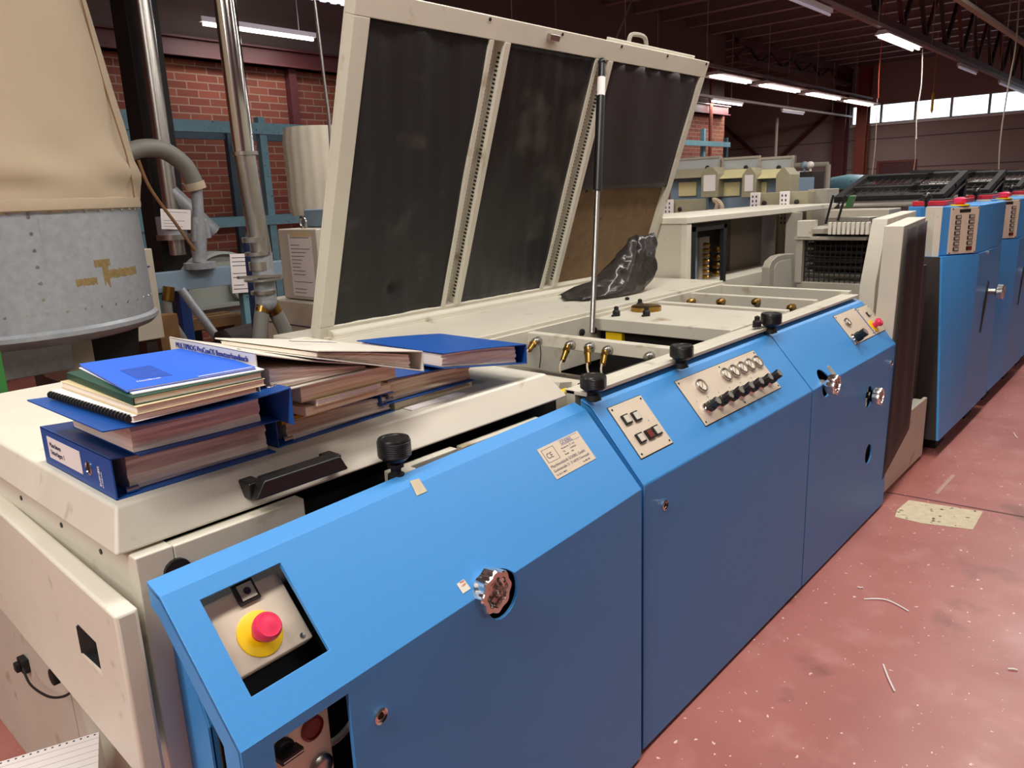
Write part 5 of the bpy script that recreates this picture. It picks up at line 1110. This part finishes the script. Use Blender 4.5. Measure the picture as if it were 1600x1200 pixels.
# upper rollers / guards of the printing units
for k, lb in enumerate(('black wire guard over the printing units nearest the feeder', 'middle black wire guard over the printing units', 'farthest black wire guard over the printing units at the right edge')):
    dx_ = 1.32*k; t = thing('wire_guard', lb, 'guard', (6+dx_, 1.9, 0))
    XA, XB = 5.4+dx_, 6.0+dx_; Y0, Y1 = 1.2, 1.86; Z0, Z1 = 1.42, 1.56
    G = frame((XA, Y1, Z0), (0, -1, 0), (XB-XA, 0, Z1-Z0)); LW = Y1-Y0; LH = (V((XB-XA, 0, Z1-Z0))).length
    build('guard_frame', MB().fbox(G, 0, LW, 0, .05, 0, .04).fbox(G, 0, LW, LH-.05, LH, 0, .04).fbox(G, 0, .04, .05, LH-.05, 0, .04).fbox(G, LW-.04, LW, .05, LH-.05, 0, .04).fbox(G, 0, LW, LH*.45, LH*.5, 0, .03), 'blackm', t, smooth=False)
    m_ = MB()
    for i in range(14): m_.fbox(G, LW*i/14, LW*i/14+.005, 0, LH, .01, .015)
    for i in range(6): m_.fbox(G, 0, LW, LH*i/6, LH*i/6+.005, .01, .015)
    build('wire_grid', m_, 'dark2', t, smooth=False)
    build('support', MB().box(XA, XA+.04, Y0, Y0+.04, 1.38, Z0+.02), 'blackm', t, smooth=False); build('support', MB().box(XB-.04, XB, Y0, Y0+.04, 1.38, Z1), 'blackm', t, smooth=False)
    build('guard_roller', MB().cyl((5.36+dx_, 1.2, 1.40), (5.36+dx_, 1.8, 1.40), .03), 'steel', t); build('glint_plate', MB().fbox(G, .06, LW*.52, LH*.12, LH*.42, -.02, -.012), 'white', t); build('glint_plate', MB().fbox(G, LW*.6, LW*.94, LH*.55, LH*.88, -.02, -.012), 'white', t); build('under_tray', MB().fbox(G, 0, LW, 0, LH, -.04, -.03), 'dark2', t)  # white plates paint lamp reflections under the grid
    build('upper_rail', MB().box(XA+.1, XB+.55, Y0+.2, Y0+.23, Z1+.03, Z1+.05), 'blackm', t, smooth=False)
q = at(1443, 313, y=1.25)
o = build('ball_lever', MB().tube([at(1446, 318, y=1.25), at(1449, 327, y=1.25), at(1458, 333, y=1.25), at(1462, 345, y=1.25)], .007, 8).sphere(at(1445, 314, y=1.25), .028), 'black'); tag(o, 'black ball lever between the brown guard panel and the first printing tower', 'lever')
o = build('end_plate_bracket', MB().box(4.55, 4.62, 1.15, 1.35, 1.2, 1.3).box(4.56, 4.61, 1.2, 1.3, 0, 1.2), 'whitev', bevel=.003); tag(o, 'white bracket with a hole between feeder and first tower', 'bracket')
# ---- second press far behind: three ink units
XU = 6.6
names = (('ink unit with grey hood nearest the raised machine hood', (1048, 1118), (1060, 1088), (1096, 1121)), ('middle ink unit of the three, with cream hood and paper on its side', (1121, 1180), (1124, 1156), (1160, 1180)), ('right ink unit of the three with cream hood', (1180, 1233), (1181, 1198), (1213, 1233)))
for i, (lb, (xa, xb), (pa, pb), (sa_, sb_)) in enumerate(names):
    a = at(xa, 247, x=XU); b = at(xb, 247, x=XU)
    t = thing('ink_unit', lb, 'ink unit', (XU, a.y, 0))
    zt = at(xb, 247, x=XU+.1).z; zl = at(xb, 263, x=XU+.1).z
    build('clear_guard', MB().box(XU+.1, XU+.108, b.y, a.y, zl, zt), 'clear', t, smooth=False)
    build('guard_rim', MB().box(XU+.09, XU+.12, b.y, a.y, zt, zt+.02).box(XU+.09, XU+.12, b.y, a.y, zl-.01, zl+.01).box(XU+.09, XU+.12, b.y, b.y+.015, zl, zt).box(XU+.09, XU+.12, a.y-.015, a.y, zl, zt), 'greycab', t, smooth=False)
    zm = at(xa, 280, x=XU).z
    build('sloped_hood', MB().hexa([(XU-.12, b.y+.05, zm), (XU-.12, a.y, zm), (XU+.1, a.y, zm), (XU+.1, b.y+.05, zm), (XU+.05, b.y+.05, zl), (XU+.05, a.y, zl), (XU+.12, a.y, zl), (XU+.12, b.y+.05, zl)]), 'yellowunit' if i else 'olive', t, .01)
    build('unit_body', MB().box(XU+.0, XU+.6, b.y, a.y, .8, zm), 'greyblue', t, .004)
    m_ = MB(); rX(m_, (pa, 307), (pb, 284), XU-.02, .02); build('cream_plate', m_, 'yellowunit', t, .003)
    m_ = MB(); c0_ = at(sa_, 262, x=XU-.14); c1_ = at(sb_, 308, x=XU-.14)
    build('side_cheek', MB().prism([(XU-.14, c0_.y, c1_.z), (XU-.14, c1_.y, c1_.z), (XU-.14, c1_.y, c0_.z-.06), (XU-.14, c1_.y+.05, c0_.z), (XU-.14, c0_.y-.05, c0_.z), (XU-.14, c0_.y, c0_.z-.06)], (.2, 0, 0)), 'olive', t, .004)
    if i < 2: m_ = MB(); rX(m_, (sa_+3, 299), (sb_-3, 273), XU-.143, .002); sh_ = build('paper_sheet', m_, 'white', t, smooth=False); 
    build('catch', MB().sphere((XU+.08, b.y+.12, zl+.01), .02), 'blackm', t)
for i, (lb, xa, xb, pz) in enumerate((('beige drive box with a perforated white strip beside the hood edge', 1040, 1078, (313, 342)), ('beige drive box with a perforated white strip below the middle ink unit', 1176, 1208, (302, 325)), ('beige drive box with a perforated white strip below the right ink unit', 1222, 1262, (300, 322)))):
    Xb = 6.15; a, b = at(xa, pz[0], x=Xb), at(xb, pz[0], x=Xb); zlo = .9
    t = thing('drive_box', lb, 'box', (Xb, a.y, 0)); build('box_body', MB().box(Xb, Xb+.3, b.y, a.y, zlo, a.z), 'olive', t, .004); build('box_foot', MB().box(Xb+.05, Xb+.25, b.y+.05, a.y-.05, 0, zlo), 'dark2', t)
    c_ = at(xa-2, pz[0]-1, x=Xb-.04); d_ = at(xa+12, pz[0], x=Xb-.04)
    st = build('perforated_strip', MB().box(Xb-.06, Xb-.03, d_.y, c_.y, at(xa, pz[1], x=Xb).z, c_.z), 'white', t, .003)
    m_ = MB()
    for r_ in range(2):
        for k in range(7): y_ = d_.y+(c_.y-d_.y)*(.3+.4*r_); z_ = c_.z-.03-k*.035; m_.box(Xb-.0615, Xb-.06, y_-.006, y_+.006, z_-.012, z_+.006)
    build('strip_hole', m_, 'ink', st, smooth=False)
    build('port', MB().lathe((Xb, b.y+(a.y-b.y)*.4, a.z-.08), (-1, 0, 0), [(.02, 0), (.02, .008), (.01, .012)], 10), 'dark2', t)
o = build('yellow_block', MB().box(5.95, 6.0, at(1088, 335, x=5.95).y, at(1077, 335, x=5.95).y, 0, at(1080, 331, x=5.95).z), 'yellow', bevel=.003); tag(o, 'small yellow block beside the nearest drive box', 'block')
o = build('coiled_hose', MB().tube([at(*p, x=6.2) for p in ((1100, 345), (1105, 332), (1117, 330), (1121, 318), (1115, 312), (1124, 316), (1128, 326), (1122, 338), (1118, 350))]+[V((6.3, at(1118, 350, x=6.2).y, .6)), V((6.3, at(1118, 350, x=6.2).y, .01))], .02, 8), 'tape'); tag(o, 'tangled beige hose below the middle ink unit', 'hose')
t = thing('machine_bed', 'dark machine bed carrying the three ink units', 'machine bed', (6.6, 4, 0))
build('bed', MB().box(6.6, 7.4, at(1235, 300, x=6.6).y-.5, at(1040, 300, x=6.6).y+.4, .0, .8), 'dark2', t)
m_ = MB(); Xw = 7.4
q0 = at(1233, 300, x=Xw); q1 = at(1270, 266, x=Xw)
t = thing('white_box_unit', 'white and dark box unit standing right of the ink units', 'machine', (Xw, q0.y, 0))
build('white_box', MB().box(Xw, Xw+.3, at(1249, 280, x=Xw).y, q0.y, q0.z-.3, at(1240, 268, x=Xw).z), 'white', t, .004); build('dark_box', MB().box(Xw, Xw+.3, q1.y, at(1249, 280, x=Xw).y, 0, at(1260, 268, x=Xw).z), 'dark2', t, .004); build('white_leg', MB().box(Xw, Xw+.3, at(1249, 280, x=Xw).y, q0.y, 0, q0.z-.3), 'greycab', t)
for px, m__ in ((1257, 'greyblue'), (1266, 'whitev')): build('dial', MB().sphere(at(px, 258, x=Xw+.1), .035).cyl(at(px, 258, x=Xw+.1), at(px, 270, x=Xw+.1), .012, n=8), m__, t)
t = thing('tube_frame', 'grey tubular frame behind the white box unit', 'frame', (9, 3.5, 0)); a, b = at(1240, 259, x=9), at(1294, 257, x=9)
build('frame_tube', MB().tube([(9, a.y, 0), (9, a.y, a.z-.02), (9, a.y, a.z)], .03, 8).cyl((9, a.y, a.z), (9, b.y, b.z), .03).cyl((9, b.y, 0), (9, b.y, b.z), .03), 'greycab', t)
t = thing('long_base', 'pale grey cabinet bench right of the drive boxes', 'bench', (6.2, 2.9, 0)); a, b = at(1262, 296, x=6.3), at(1292, 296, x=6.3)
build('bench_body', MB().box(6.3, 6.58, b.y, a.y, 0, a.z), 'greycab', t, .005)
o = build('blue_bundle', MB().lathe(at(1325, 285, x=12), (0, 1, 0), [(.03, -.3), (.12, -.2), (.14, 0), (.1, .25), (.03, .3)], 14, sy=.6), 'rackblue'); 
tag(o, 'light blue bundle lying on a dark stack in front of the rust red column', 'bundle')
q = at(1325, 285, x=12); o = build('dark_stack', MB().box(11.7, 12.4, q.y-.45, q.y+.45, 0, q.z-.09), 'dark2', bevel=.01); tag(o, 'dark stack in front of the rust red column', 'stack')
# ================================================================== FLOOR DETAILS
pts = [at(*p, z=0) for p in ((1402, 797), (1420, 782), (1536, 800), (1520, 828), (1440, 818), (1398, 808))]
o = build('floor_patch', MB().prism([V((p.x, p.y, .0002)) for p in pts], (0, 0, .0022)), 'patch', smooth=False); o['kind'] = 'structure'; o.name = 'trim_9'
a, b = at(1385, 769, z=0), at(1640, 815, z=0); d = (b-a).normalized(); o = struct('trim_10', MB().bar(a+V((0, 0, .0008)), b+V((0, 0, .0008)), .012, .0012), 'maroon', smooth=False)
a, b = at(1463, 772, z=0), at(1490, 742, z=0); struct('trim_11', MB().bar(a+V((0, 0, .0008)), b+V((0, 0, .0008)), .02, .001), 'oldline', smooth=False)
scr = [((1350, 936), (1385, 938), (1420, 955), 'long curled pale thread on the floor beside the middle blue panel'), ((1380, 1038), (1388, 1060), (1398, 1080), 'curved white scrap on the floor near the bottom right'), ((1584, 676), (1587, 682), (1590, 684), 'white scrap on the floor at the right edge below the towers'),
       ((1340, 917), (1344, 919), (1348, 918), 'tiny white chip on the floor beside the far blue panel'), ((1575, 1045), (1583, 1046), (1590, 1047), 'short white scrap on the floor at the lower right edge')]
for a, b, c, lb in scr:
    P = [at(*p, z=.003) for p in (a, b, c)]; P[1] = P[1]+V((0, 0, .002)); o = build('paper_scrap', MB().tube(P, .0028, 5), 'white'); tag(o, lb, 'scrap')
